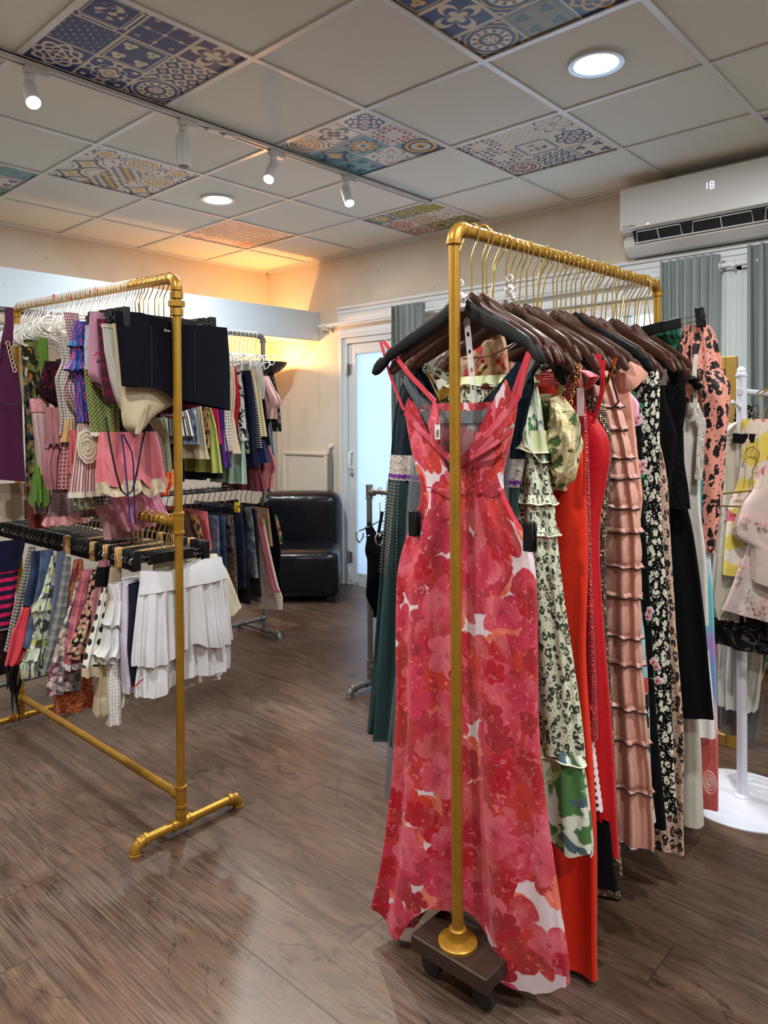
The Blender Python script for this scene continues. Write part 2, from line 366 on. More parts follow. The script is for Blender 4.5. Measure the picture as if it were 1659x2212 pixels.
# ceiling boards (recessed behind the exposed grid), pattern cells left to the printed panels
PANELS=[(-1,-1),(0,1),(1,-1),(2,-2),(3,0),(2,2),(0,-3),(-1,2),(3,-4)]
b=MB();g=MB();I0,I1,J0,J1=-7,5,-12,1
cells=[(i,j) for i in range(-8,5) for j in range(-13,5)]
for i,j in cells:
    x0,x1=gx(i)+.013,min(gx(i+1)-.013,WX);y0,y1=gy(j)+.013,min(gy(j+1)-.013,WY)
    x0=max(x0,XL);y0=max(y0,YL)
    if x1<=x0 or y1<=y0 or (i,j) in PANELS: continue
    if (i+.5,j+.5) in DOWN:      # board with a round cut-out for the recessed light
        a_=np.arange(64)/64*2*PI;cx_,cy_=gx(i+.5),gy(j+.5);c_,s_=np.cos(a_),np.sin(a_);k_=1/np.maximum(np.abs(c_),np.abs(s_));hx=(x1-x0)/2+.01
        V_=[np.c_[cx_+hx*c_*k_,cy_+hx*s_*k_,np.full(64,CEIL+.007)],np.c_[cx_+.098*c_,cy_+.098*s_,np.full(64,CEIL+.007)],np.c_[cx_+.098*c_,cy_+.098*s_,np.full(64,CEIL+.03)]]
        b.grid(np.array(V_),closed=True);continue
    b.box((x0-.01,y0-.01,CEIL+.007),(x1+.01,y1+.01,CEIL+.03))
b.box((XL-.1,YL-.1,CEIL+.04),(WX+.15,WY+.15,CEIL+.06))
st(b,'ceiling',M_CEIL)
for i in range(-8,6):
    x=gx(i)
    if XL<x<WX+.02: g.box((min(x,WX-.02)-.012,YL,CEIL),(min(x,WX-.02)+.012,WY,CEIL+.006))
for j in range(-13,5):
    y=gy(j)
    if YL<y<WY: g.box((XL,y-.012,CEIL-.0005),(WX,y+.012,CEIL+.0055))
g.box((WX-.02,YL,CEIL-.012),(WX,WY,CEIL+.006));g.box((XL,WY-.02,CEIL-.012),(WX,WY,CEIL+.006))
st(g,'trim_1',M_GRID)
# beam across the room, open above
st(MB().box((XL,4.46,1.975),(WX,4.62,2.215),.004),'trim_2',M_BEAM)
# baseboards
st(MB().box((WX-.018,D1+.04,0),(WX,WY,.13),.004),'baseboard_right',M_WHITE)
st(MB().box((XL,WY-.018,0),(WX-.02,WY,.13),.004),'baseboard_back',M_WHITE)
st(MB().box((WX-.018,YL,0),(WX,D0-.04,.13),.004),'baseboard_front',M_WHITE)
# framed wall panel by the chair
b=MB();PX=WX-.03
for a,c in (((PX,4.36,1.02),(WX,4.92,1.05)),((PX,4.36,.14),(WX,4.395,1.02)),((PX,4.885,.14),(WX,4.92,1.02)),((PX,4.395,.14),(WX,4.885,.17))): b.box(a,c,.006)
b.box((WX-.012,4.395,.17),(WX,4.885,1.02));st(b,'trim_3',plain('panel_cream_paint',lin(214,206,190),.6))
# window head mouldings
b=MB()
for z,t in ((2.005,.035),(2.17,.02),(2.205,.03)): b.box((WX-t,-1.0,z),(WX,4.23,z+.022),.004)
b.box((WX-.012,-1.0,2.0),(WX,4.23,2.21));st(b,'trim_4',M_WHITE)
# ---- door
n=N('frosted_film_glass');n.set(rough=.6)
tr=n.nd('BsdfTranslucent');tr.inputs[0].default_value=(.86,.93,1,1);gl=n.nd('BsdfGlossy');gl.inputs['Roughness'].default_value=.15;gl.inputs[0].default_value=(.8,.85,.9,1)
df=n.nd('BsdfDiffuse');df.inputs[0].default_value=(.6,.72,.85,1);m1=n.nd('MixShader');m1.inputs[0].default_value=.2;n.t.links.new(tr.outputs[0],m1.inputs[1]);n.t.links.new(df.outputs[0],m1.inputs[2])
m2=n.nd('MixShader');m2.inputs[0].default_value=.05;n.t.links.new(m1.outputs[0],m2.inputs[1]);n.t.links.new(gl.outputs[0],m2.inputs[2]);n.t.links.new(m2.outputs[0],n.out.inputs[0]);M_FROST=n.m
M_ALU=plain('white_door_aluminium',lin(206,212,214),.35,.1);M_HINGE=plain('brushed_hinge',lin(150,150,148),.35,.8)
dr=empty('door_1',(WX,(D0+D1)/2,0));tag(dr,'white framed glass door with frosted film glowing with blue daylight','door',kind='structure')
b=MB()
for y in (D0,D1-.045): b.box((WX-.03,y,0),(WX+.1,y+.045,DT-.045))
b.box((WX-.03,D0,DT-.045),(WX+.1,D1,DT));b.box((WX-.045,D1,0),(WX-.0301,D1+.035,DT));b.box((WX-.045,D0-.035,0),(WX-.0301,D0,DT));b.box((WX-.0302,D1,0),(WX,D1+.034,DT));b.box((WX-.0302,D0-.034,0),(WX,D0,DT));b.box((WX-.045,D0-.035,DT+.0005),(WX,D1+.035,DT+.04))
keep(b.obj('door_frame',M_ALU,smooth=False),dr)
L0,L1=D0+.05,D1-.05;b=MB()
b.box((WX-.012,L0-.004,.02),(WX+.03,L0+.075,DT-.046),.003);b.box((WX-.012,L1-.075,.02),(WX+.03,L1+.004,DT-.046),.003);b.box((WX-.011,L0+.074,.02),(WX+.029,L1-.074,.10),.003);b.box((WX-.011,L0+.074,DT-.13),(WX+.029,L1-.074,DT-.046),.003)
keep(b.obj('door_leaf',M_ALU,smooth=False),dr)
keep(MB().box((WX+.004,L0+.07,.095),(WX+.012,L1-.07,DT-.125)).obj('glass_pane',M_FROST,smooth=False),dr)
b=MB();hy=L1-.037;b.tube([(WX-.012,hy,.93),(WX-.05,hy,.94),(WX-.055,hy,.955),(WX-.055,hy,1.04),(WX-.05,hy,1.055),(WX-.012,hy,1.065)],.008,10);keep(b.obj('door_handle',M_WHITE),dr)
b=MB();b.cyl((WX-.012,hy,.885),(WX-.03,hy,.885),.012);b.cyl((WX-.03,hy,.885),(WX-.034,hy,.885),.006);keep(b.obj('door_lock',M_HINGE),dr)
for z in (.22,1.72):
    b=MB();b.cyl((WX-.028,L1+.003,z-.05),(WX-.028,L1+.003,z+.05),.009);b.box((WX-.02,L1-.03,z-.04),(WX-.012,L1+.02,z+.04));keep(b.obj('hinge',M_HINGE),dr)
# ---- window
wn=empty('window_1',(WX,(W0+W1)/2,WB));tag(wn,'long white framed window glowing behind the dress rack','window',kind='structure')
b=MB()
for z0,z1 in ((WB,WB+.06),(WT-.05,WT)): b.box((WX+.0,W0,z0),(WX+.09,W1,z1))
for y in (W0,1.2,1.8,2.4,W1-.05): b.box((WX+.02,y,WB+.06),(WX+.08,y+.05,WT-.05))
b.box((WX-.03,W0-.04,WB-.03),(WX+.02,W1+.04,WB),.004)
keep(b.obj('window_frame',M_WHITE,smooth=False),wn)
keep(MB().box((WX+.045,W0+.03,WB+.03),(WX+.052,W1-.03,WT-.03)).obj('glass_pane',M_FROST,smooth=False),wn)

# ---------------------------------------------------------------- printed ceiling panels
def rosette(x,y,k,ph=0,seed=0):
    r=np.hypot(x,y);a=np.arctan2(y,x)+ph;return r,a
def sub(kind,x,y):
    """tile motif on [-1,1]^2 -> integer palette index"""
    r=np.hypot(x,y);a=np.arctan2(y,x);c=np.cos;o=np.zeros(x.shape,int);ax,ay=np.abs(x),np.abs(y);mx=np.maximum(ax,ay);mn=np.minimum(ax,ay)
    d=np.hypot(ax-1,ay-1)
    if kind==0:   # framed creature-like scroll
        o[(mx>.78)&(mx<.86)]=1;o[(mx>.70)&(mx<.73)]=1;o[d<.42]=0;o[(d>.36)&(d<.42)]=1
        s=(np.sin(7*x+3*np.sin(4*y))*np.sin(8*y+2*np.cos(6*x))+.3*np.sin(17*x+9*y));o[(s>.28)&(r<.5)]=1;o[(np.abs(s)<.07)&(r<.55)&(r>.2)]=2
    elif kind==1: # diamond net
        u=(x+y)*2.5;v=(x-y)*2.5;e=np.minimum(np.abs((u%1)-.5),np.abs((v%1)-.5));o[e>.465]=1;o[np.hypot(((u+.5)%1)-.5,((v+.5)%1)-.5)<.13]=1
    elif kind==2: # fine cross grid with clover nodes
        u=((x*1.5+.5)%1)-.5;v=((y*1.5+.5)%1)-.5;o[(np.abs(u)<.012)|(np.abs(v)<.012)]=1
        for q in ((.07,.07),(.07,-.07),(-.07,.07),(-.07,-.07)): o[np.hypot(u-q[0],v-q[1])<.055]=1
    elif kind==3: # layered rosette
        for R_,w_,k_,p in ((.85,.07,8,0),(.6,.06,8,PI/8),(.35,.05,4,0)):
            f=R_*(.78+.22*np.abs(c(k_/2*(a+p))));o[np.abs(r-f)<w_]=1
        o[(np.abs(c(2*a))>.93)&(r<.55)]=1;o[r<.1]=2
    elif kind==4: # fleur cross
        f=.9*np.abs(c(2*a))**.6;o[(r<f)&(r>f*.72)]=1;o[(r<f*.45)]=1;o[r<.12]=2;o[(r>.14)&(r<.19)]=1;o[(mx>.9)]=1
    elif kind==5: # corner scroll square
        for sx in(-1,1):
            for sy in(-1,1):
                q=np.hypot(x-.45*sx,y-.45*sy);t=np.arctan2(y-.45*sy,x-.45*sx);o[(q<.28*(.5+.5*np.abs(c(1.5*t+1))))&(q>.05)]=1
        o[(mx>.8)&(mx<.88)]=1;o[(mx>.93)]=1
    elif kind==6: # concentric medallion
        o[(r%.22<.07)&(r<.95)]=1;o[(r>.5)&(r<.72)&(np.abs(c(6*a))>.6)]=2;o[(r<.24)&(np.abs(c(3*a))>.5)]=2;o[(d<.35)&(d>.22)]=1;o[d<.12]=2
    elif kind==7: # checks with flowers
        u=((x+y)*1.5)%1;v=((x-y)*1.5)%1;k=(np.floor((x+y)*1.5)+np.floor((x-y)*1.5))%2;o[k==0]=1;q=np.hypot(u-.5,v-.5);t=np.arctan2(v-.5,u-.5)
        m=(q<.3*(.7+.3*np.abs(c(2.5*t))))&(q>.1);o[m]=1-o[m]
    elif kind==8: # big arcs
        for sx,sy in((1,1),(-1,-1),(1,-1),(-1,1)):
            q=np.hypot(x-sx,y-sy);o[np.abs(q-.95)<.09]=1;o[np.abs(q-.62)<.03]=1
        o[(ax+ay<.35)]=2
    elif kind==9: # op checks
        u=np.floor((x+.3*y)*3)%2;v=np.floor((y-.2*x)*4)%2;o[(u+v)%2==0]=1;o[(np.floor((x-y)*2)%3==0)&(o==0)]=2
    elif kind==10: # target rings
        o[r<.95]=1;o[r<.8]=2;o[r<.62]=1;o[r<.5]=3;o[r<.3]=2;o[r<.14]=1
    elif kind==11: # starburst
        f=.92*(.45+.55*np.abs(c(4*a)));o[(r<f)]=1;o[r<f*.8]=2;o[r<.3]=3;o[r<.14]=1;o[(mx>.93)]=1
    elif kind==12: # sprig garland
        s=np.sin(9*x)*np.sin(9*y);o[(s>.55)&(r>.45)&(r<1.05)]=1;o[(s<-.75)&(r>.4)&(r<1.1)]=2;o[np.abs(r-.75-.06*c(6*a))<.025]=1
    elif kind==13: # plain speckle green field
        s=np.sin(31*x+5*y)*np.sin(27*y-7*x);o[:]=1;o[s>.6]=0
    elif kind==15: # symmetric scroll damask
        s=np.cos(9*ax)*np.cos(9*ay)+np.cos(7*(ax+ay))*.8+np.cos(13*r)*.5;o[np.abs(s-.55)<.30]=1;o[r<.14]=2;o[(np.abs(r-.22)<.03)]=1;o[(s<-1.05)]=2
    elif kind==14: # eight petal outline
        f=.9*np.abs(c(4*a))**.4;o[np.abs(r-f)<.05]=1;o[r<.16]=1;o[r<.1]=0
    return o
PAL={'b':[lin(52,66,120),lin(226,214,190),lin(226,214,190),lin(40,50,95)],'w':[lin(222,214,196),lin(46,56,110),lin(150,60,50),lin(90,130,110)],
 'y':[lin(226,222,214),lin(72,70,74),lin(222,178,60),lin(150,146,146)],'o':[lin(232,226,216),lin(60,84,130),lin(222,150,60),lin(190,80,66)],
 't':[lin(120,170,176),lin(46,72,112),lin(228,176,86),lin(206,214,200)],'g':[lin(44,72,122),lin(222,180,92),lin(232,222,196),lin(30,54,100)],
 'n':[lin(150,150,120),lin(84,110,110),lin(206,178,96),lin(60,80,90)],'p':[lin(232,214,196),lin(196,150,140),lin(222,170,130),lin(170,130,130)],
 'r':[lin(226,216,210),lin(186,64,72),lin(60,80,120),lin(90,120,80)],'s':[lin(146,140,60),lin(160,152,74),lin(150,150,80),lin(120,120,60)]}
PSPEC=[('blue and white patterned ceiling panel of nine tiles, beside the bright track spotlight',[(0,'b'),(1,'b'),(3,'b'),(2,'b'),(5,'b'),(15,'b'),(4,'b'),(7,'b'),(6,'b')]),
 ('yellow, grey and black geometric ceiling panel with op-art checks',[(15,'y'),(8,'y'),(8,'y'),(6,'y'),(9,'y'),(9,'y'),(15,'y'),(6,'y'),(8,'y')]),
 ('multicoloured blue, teal and orange ceiling panel in the middle, beside the track',[(3,'o'),(4,'o'),(6,'o'),(12,'r'),(11,'t'),(8,'t'),(10,'t'),(14,'o'),(5,'t')]),
 ('pale cream ceiling panel with thin navy and red tile drawings',[(14,'w'),(1,'w'),(12,'w'),(3,'w'),(0,'w'),(12,'w'),(5,'w'),(7,'w'),(6,'w')]),
 ('small-looking medallion ceiling panel with a red rosette and a plain olive corner',[(13,'s'),(6,'n'),(11,'t'),(14,'o'),(6,'o'),(3,'r'),(12,'n'),(11,'n'),(6,'r')]),
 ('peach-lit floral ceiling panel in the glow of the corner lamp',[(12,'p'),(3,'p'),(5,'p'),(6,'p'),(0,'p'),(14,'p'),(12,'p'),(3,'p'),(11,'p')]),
 ('deep blue ceiling panel with gold scrolls at the top of the frame',[(2,'g'),(7,'b'),(5,'g'),(0,'g'),(6,'g'),(4,'b'),(3,'g'),(5,'n'),(6,'g')]),
 ('ceiling panel of teal and orange tiles cut by the left edge of the frame',[(6,'t'),(11,'o'),(8,'t'),(3,'o'),(10,'t'),(6,'o'),(14,'t'),(5,'o'),(11,'t')]),
 ('patterned ceiling panel cut by the right edge of the frame',[(6,'o'),(3,'y'),(8,'o'),(5,'o'),(11,'y'),(4,'o'),(12,'o'),(3,'o'),(6,'y')])]
n=N('printed_tile_film');at_=n.nd('VertexColor',layer_name='Col');n.set(col=at_.outputs[0],rough=.4,spec=.4);M_PANEL=n.m
def panel(ij,label,cells9):
    i,j=ij;K=204;q=K//3;u=np.linspace(0,1,K+1);U,V=np.meshgrid(u,u,indexing='ij')
    x0,x1,y0,y1=gx(i)+.013,min(gx(i+1)-.013,WX-.02),gy(j)+.013,gy(j+1)-.013
    C3=np.zeros((K+1,K+1,3))
    for a in range(3):
        for b_ in range(3):
            sl=(slice(a*q,(a+1)*q+(a==2)),slice(b_*q,(b_+1)*q+(b_==2)))
            X=(U[sl]*3-a)*2-1;Y=(V[sl]*3-b_)*2-1;k,pal=cells9[a*3+b_];P=np.array(PAL[pal]);o=sub(k,X,Y)
            c=P[np.clip(o,0,3)];line=(np.maximum(np.abs(X),np.abs(Y))>.955);c[line]=lin(214,206,190);C3[sl]=c
    Pn=np.stack([x0-.01+(x1-x0+.02)*U,y0-.01+(y1-y0+.02)*V,np.full(U.shape,CEIL+.008)],-1)[:,::-1]
    C3=C3[:,::-1];b=MB();b.grid(Pn)
    t=Pn.copy();t[...,2]+=.012;nv=b.n;o_=[(x0-.01,y0-.01),(x1+.01,y0-.01),(x1+.01,y1+.01),(x0-.01,y1+.01)]
    b.box((x0-.01,y0-.01,CEIL+.0085),(x1+.01,y1+.01,CEIL+.02))
    o=b.obj('ceiling_tile',M_PANEL,smooth=False);ca=o.data.color_attributes.new('Col','FLOAT_COLOR','POINT')
    A=np.ones((b.n,4));A[:nv,:3]=C3.reshape(-1,3);ca.data.foreach_set('color',A.astype(np.float32).ravel())
    return tag(o,label,'ceiling tile')
for ij,(lb,cs) in zip(PANELS,PSPEC): panel(ij,lb,cs)
# ---------------------------------------------------------------- downlights
M_LED=plain('led_diffuser',(1,1,1),.5,em=(.93,.97,1),ems=9.0);M_RIM=plain('downlight_rim',lin(205,215,222),.3,.3)
for k,(i,j) in enumerate(DOWN):
    x,y=gx(i),gy(j);r=.104
    o=MB().lathe([(r*.66,.028),(r*.80,-.004),(r*.98,-.006),(r,0),(r*.99,.0065)],(x,y,CEIL),40,cap=False).obj('downlight',M_RIM)
    L={0:'round white recessed downlight over the dress rack, near the air conditioner',1:'round white recessed downlight beside the peach-lit corner of the ceiling'}.get(k,'round white recessed ceiling downlight behind the camera, out of frame')
    tag(o,L,'ceiling light','round recessed ceiling downlights')
    d=MB().lathe([(.001,.0262),(r*.675,.026)],(x,y,CEIL),40,cap=False).obj('diffuser',M_LED);d.parent=o;tag(d,'glowing white diffuser')
# ---------------------------------------------------------------- track and spotlights
M_TRK=plain('white_track_metal',lin(214,214,212),.4,.1);M_SLOT=plain('track_slot',(.05,.05,.05),.6);M_HOT=plain('spot_lens',(1,1,1),.4,em=(1,.93,.78),ems=30);M_OFF=plain('dark_lens',(.08,.08,.09),.2)
TY=2.765
b=MB();b.box((-1.6,TY-.018,CEIL-.022),(3.5,TY-.008,CEIL-.001));b.box((-1.6,TY+.008,CEIL-.022),(3.5,TY+.018,CEIL-.001));b.box((-1.6,TY-.018,CEIL-.006),(3.5,TY+.018,CEIL-.001))
tr=b.obj('lighting_track',M_TRK,smooth=False);tag(tr,'long white lighting track running across the ceiling','lighting track')
for x in (1.93,2.02):
    q=MB().box((x-.03,TY-.02,CEIL-.03),(x+.03,TY+.02,CEIL-.02),.004).obj('joint',M_TRK);q.parent=tr
def spot(x,y,zt,aim,lab,on_=True,L=.12,r=.027,power=0,warm=(1,.86,.66)):
    ad=MB();ad.box((x-.045,y-.018,zt-.03),(x+.045,y+.018,zt),.004);ad.box((x-.04,y-.013,zt-.055),(x-.008,y+.013,zt-.03),.003);ad.cyl((x-.024,y,zt-.055),(x-.024,y,zt-.085),.006)
    root=ad.obj('track_spotlight',M_TRK,smooth=True);tag(root,lab,'spotlight','white track spotlights')
    p0=np.array([x-.024,y,zt-.085]);d=np.array(aim,float);d/=np.linalg.norm(d);a=p0-d*.025;e=a+d*L
    h=MB().tube([a,a+d*.004,a+d*L*.98,e],[r*.6,r,r,r*.97],24)
    if not on_:
        for k in range(12):
            an=k*PI/6;h.cyl(a+d*.02+np.array([r*math.cos(an),r*math.sin(an),0]),e+np.array([r*math.cos(an),r*math.sin(an),0]),.0035,6)
    hd=h.obj('lamp_head',M_TRK);hd.parent=root
    ln=MB().tube([e+d*.0004,e+d*.0022],[r*.86,r*.8],24).obj('lens',M_HOT if on_ else M_OFF);ln.parent=root
    if on_ and power: light('spotlight_beam','SPOT',tuple(e+d*.012),power,warm,.02,tuple(e+d),1.25,.5)
zt=CEIL-.02
spot(1.15,TY,zt,(-.12,-.62,-.72),'bright warm track spotlight flaring toward the camera, leftmost on the track',power=60)
spot(1.80,TY,zt,(0,0,-1),'unlit finned track spotlight hanging straight down',False,.145)
spot(2.30,TY,zt,(-.62,-.35,-.9),'lit white track spotlight right of the unlit finned one',power=60)
spot(2.80,TY,zt,(-.25,-.55,-.9),'lit white track spotlight farthest right, pointing at the dress rack',power=60)
b=MB();b.box((XL,4.52,1.955),(3.2,4.55,1.975));tag(b.obj('lighting_track',M_TRK,smooth=False),'white lighting track mounted under the white beam','lighting track')
spot(2.62,4.535,1.955,(.55,.3,-.8),'unlit white spotlight under the white beam, above the grey pipe rack',False,.13,.035)
light('track_fill_beam','SPOT',(-.4,TY,zt-.12),60,(1,.88,.7),.03,(.6,1.0,0),1.4,.5)
# ---------------------------------------------------------------- corner floor lamp
lx,ly=3.86,4.78;root=empty('floor_lamp',(lx,ly,0));tag(root,'black torchiere floor lamp glowing orange in the corner behind the chair','lamp')
M_BLK=plain('black_lamp_metal',(.012,.012,.012),.35,.3)
keep(MB().lathe([(.001,0),(.13,0),(.13,.012),(.03,.03),(.014,.05)],(lx,ly,0),32).obj('base',M_BLK),root)
keep(MB().cyl((lx,ly,.03),(lx,ly,1.70),.013).obj('pole',M_BLK),root)
keep(MB().lathe([(.02,1.69),(.05,1.70),(.10,1.725),(.15,1.77),(.165,1.80),(.160,1.80),(.14,1.772),(.05,1.712),(.001,1.71)],(lx,ly,0),40,cap=False).obj('lamp_shade',M_BLK),root)
keep(MB().lathe([(.001,1.72),(.03,1.725),(.035,1.76),(.02,1.785),(.001,1.79)],(lx,ly,0),20,cap=False).obj('bulb',plain('warm_bulb',(1,.7,.3),.5,em=(1,.5,.12),ems=60)),root)
light('floor_lamp_glow','POINT',(lx,ly,1.83),27,(1,.44,.14),.03)
# ---------------------------------------------------------------- air conditioner
ax0,ax1=.72,1.765;root=empty('air_conditioner',(WX,1.2,2.24));tag(root,'white wall-mounted split air conditioner above the grey curtain, display reading 18','air conditioner')
M_AC=plain('ac_white_plastic',lin(216,214,210),.35);M_ACD=plain('ac_dark_duct',(.012,.013,.016),.5);M_TXT=plain('dark_grey_print',(.06,.06,.065),.5)
Xf=WX-.20
pr=[(WX,2.235),(WX-.10,2.235),(WX-.155,2.275),(WX-.165,2.31),(WX-.12,2.345),(Xf+.012,2.352),(Xf,2.362),(Xf-.002,2.585),(Xf+.012,2.597),(WX,2.597)]
b=MB();P=[(a-0,z) for a,z in pr];V=[];nn=len(P)
# housing: outlet lip profile extruded along the wall
b.prism(P,ax0,ax1,1)
hb=b.obj('housing',M_AC,smooth=False);keep(hb,root)
keep(MB().box((Xf-.010,ax0-.002,2.362),(Xf+.004,ax1+.002,2.594),.005).obj('front_panel',M_AC),root)
# outlet: dark duct mouth on the slanted lip, louvre blades in front of it
def lip(t,off=0): # point on slanted face from (WX-.165,2.31) to (Xf+.012,2.352)... lower mouth
    a=np.array([WX-.167,2.285]);c=np.array([Xf+.008,2.350]);p=a+(c-a)*t;nv=np.array([-(c-a)[1],(c-a)[0]]);nv/=np.linalg.norm(nv);return p+nv*off
b=MB();q=[tuple(lip(0,.0)),tuple(lip(1,.0)),tuple(lip(1,.02)),tuple(lip(0,.02))];b.prism([(WX-.160,2.290),(Xf+.001,2.352),(Xf-.004,2.347),(WX-.168,2.285)],ax0+.07,ax1-.07,1);keep(b.obj('air_outlet',M_ACD,smooth=False),root)
for k,(y1_,y0_) in enumerate(((ax1-.085,ax1-.33),(ax1-.385,ax1-.68),(ax1-.735,ax1-.97))):
    b=MB();r=.0028;zt_,zb_=2.340,2.292;xt,xb=Xf-.007,WX-.172-.004
    b.tube([(xb,y1_,zb_),(xt,y1_-.012,zt_),(xt,y0_,zt_),(xb,y0_,zb_)],r,6);ym=(y0_+y1_)/2;b.cyl((xb,ym,zb_),(xt,ym,zt_),r,6);b.tube([(xb+.004,y1_+.02,zb_-.004),(xb+.004,y0_-.04,zb_-.004)],.004,6)
    keep(b.obj('louvre',M_AC),root)
DG=plain('display_glow',(.5,.5,.9),.5,em=(.62,.66,1),ems=2.2)
def seg7(ch,y,z,h,wd):
    S={'1':'bc','8':'abcdefg'}[ch];b=MB();t=h*.09;X0,X1=Xf-.0118,Xf-.0100;H={'a':h,'g':h/2,'d':0}
    for s_ in S:
        if s_ in H: b.box((X0,y-wd+t,z+H[s_]-t/2),(X1,y-t,z+H[s_]+t/2))
        else:
            yy=y-(wd if s_ in'bc' else 0);zz=z+(h/2 if s_ in 'bf' else 0);b.box((X0,yy-t/2,zz+t*.6),(X1,yy+t/2,zz+h/2-t*.6))
    return b
for ch,y in (('1',1.313),('8',1.280)):
    keep(seg7(ch,y,2.492,.036,.017).obj('display_digit',DG,smooth=False),root)
me=text_mesh("Comfee'",.022);me.materials.append(M_TXT);o=bpy.data.objects.new('brand_print',me);COL.objects.link(o);o.location=(Xf-.0108,ax1-.055,2.378);o.rotation_euler=(PI/2,0,-PI/2);keep(o,root)
keep(MB().box((Xf-.012,1.60,2.372),(Xf-.009,1.613,2.376)).obj('indicator_light',plain('white_led',(1,1,1),.4,em=(1,1,1),ems=1.5)),root)
# ---------------------------------------------------------------- curtains and rod
M_CUR=fab('grey_green_curtain_cloth','solid',[lin(148,156,153)],rough=.75,wr=.05,sheen=.2)
M_SHEER=plain('sheer_curtain',lin(196,208,206),.8)
RX=WX-.085;RZ=2.10
root=empty('curtain_rod',(RX,2.4,RZ));tag(root,'white curtain rod running along the window wall on white brackets','curtain rod')
keep(MB().tube([(RX,4.37,RZ-.018),(RX,4.33,RZ-.018),(RX,.3,RZ+.02)],.014,14).obj('rod',M_WHITE),root)
for y in (4.32,1.20):
    b=MB();z=RZ-.018+(4.33-y)/4.03*.038;b.tube([(WX-.002,y,z-.03),(WX-.03,y,z-.032),(RX-.005,y,z-.026),(RX-.022,y,z-.01)],.008,8);b.box((WX-.012,y-.016,z-.055),(WX,y+.016,z+.02),.003);b.tube(arc((RX,y,z),.017,0,2*PI,13,'y')[:-1],.006,6,closed=True);keep(b.obj('bracket',M_WHITE),root)
def curtain(name,y0,y1,zt_,zb_,nf,amp,mat,lab,cat='curtain',spread=1.0,ys=0):
    nu,nz=nf*14,24;P=np.zeros((nz,nu,3));uv=np.zeros((nz,nu,2));s=np.linspace(0,1,nu)
    for k in range(nz):
        t=k/(nz-1);z=zt_+(zb_-zt_)*t;wd=(y1-y0)*(1+(spread-1)*min(1,t*1.5));yc=(y0+y1)/2+ys*t
        ph=s*nf*2*PI;am=amp*(1+.15*math.sin(5*t))
        P[k,:,1]=yc+(s-.5)*wd+.30*amp*np.sin(2*ph+.4*t);P[k,:,0]=RX-.028+am*np.sin(ph+.5*np.sin(3*t+s*4));P[k,:,2]=z;uv[k]=np.c_[s*wd*2,np.full(nu,z)]
    P[0,:,2]+=.0;o=MB().grid(P,uv).obj(name,mat);tag(o,lab,cat);m=o.modifiers.new('s','SOLIDIFY');m.thickness=.002;return o
cA=curtain('curtain',3.26,3.55,2.15,.06,6,.032,M_CUR,'grey-green curtain gathered behind the left ends of the dress hangers')
cB=curtain('curtain',1.265,1.57,2.172,.06,7,.036,M_CUR,'grey-green curtain gathered under the air conditioner, with a white eyelet ring',spread=.93)
cC=curtain('curtain',.55,1.125,2.19,.06,10,.036,M_CUR,'grey-green curtain cut by the right edge of the frame')
sh=curtain('sheer_curtain',1.05,1.30,2.08,.08,5,.008,plain('sheer_white_voile',lin(206,212,208),.9),'pale sheer voile curtain hanging between the two grey-green curtains',cat='curtain')
sh.location.x=.05
r_=MB().tube(arc((RX,1.268,RZ+.009),.024,0,2*PI,25,'y')[:-1],.005,8,closed=True).obj('eyelet',M_WHITE);r_.parent=cB
# loops of strap hanging on the wall by the door
b=MB()
for k in range(4):
    y=4.315+.006*k;b.tube([(WX-.02,4.32,1.10),(WX-.022,y-.012,1.0),(WX-.028-.003*k,y-.014,.8),(WX-.02,y-.005,.60+.02*k),(WX-.018,y+.012,.8),(WX-.018,y+.01,1.0),(WX-.02,4.32,1.10)],.005,6)
c=b.obj('hanging_strap',plain('grey_strap',lin(120,120,116),.7));tag(c,'bunch of grey straps hanging from a hook beside the glass door','strap')
hk=MB().lathe([(.001,-.03),(.02,-.028),(.022,-.008),(.008,0)],(WX,4.32,1.105),16,ax=0).obj('hook',M_WHITE);hk.parent=c
# ---------------------------------------------------------------- black leather chair
root=empty('lounge_chair',(3.68,4.20,0));root.rotation_euler=(0,0,math.radians(-45));tag(root,'armless black leather lounge chair against the wall beside the glass door','chair')
n=N('black_leather');n.set(col=(.005,.005,.008),rough=.25,spec=.32);n.bump(n.noise(n.ob(),9,3,.4),.25,.02);M_LEA=n.m
def rbox(name,a,b_,r,bulge,mat,par,seg=10):
    a=np.array(a,float);b_=np.array(b_,float);c=(a+b_)/2;h=(b_-a)/2;q=MB();k=14
    for ax_ in range(3):
        for sg in(-1,1):
            u=np.linspace(-1,1,k);U,V=np.meshgrid(u,u,indexing='ij');P=np.zeros((k,k,3));o1,o2=[x for x in range(3) if x!=ax_]
            P[...,ax_]=sg;P[...,o1]=U;P[...,o2]=V;Q=P*h;inner=np.clip(Q,-(h-r),h-r);d=Q-inner;L=np.linalg.norm(d,axis=-1,keepdims=True);Q=inner+d/np.maximum(L,1e-9)*np.minimum(L,r)
            Q[...,ax_]+=sg*bulge*(1-U**2)*(1-V**2)
            if (sg>0)==(ax_!=1): Q=Q[:, :]
            else: Q=Q[::-1]
            q.grid(Q[::-1]+c)
    o=q.obj(name,mat);w_=o.modifiers.new('w','WELD');w_.merge_threshold=.0008;o.parent=par;return o
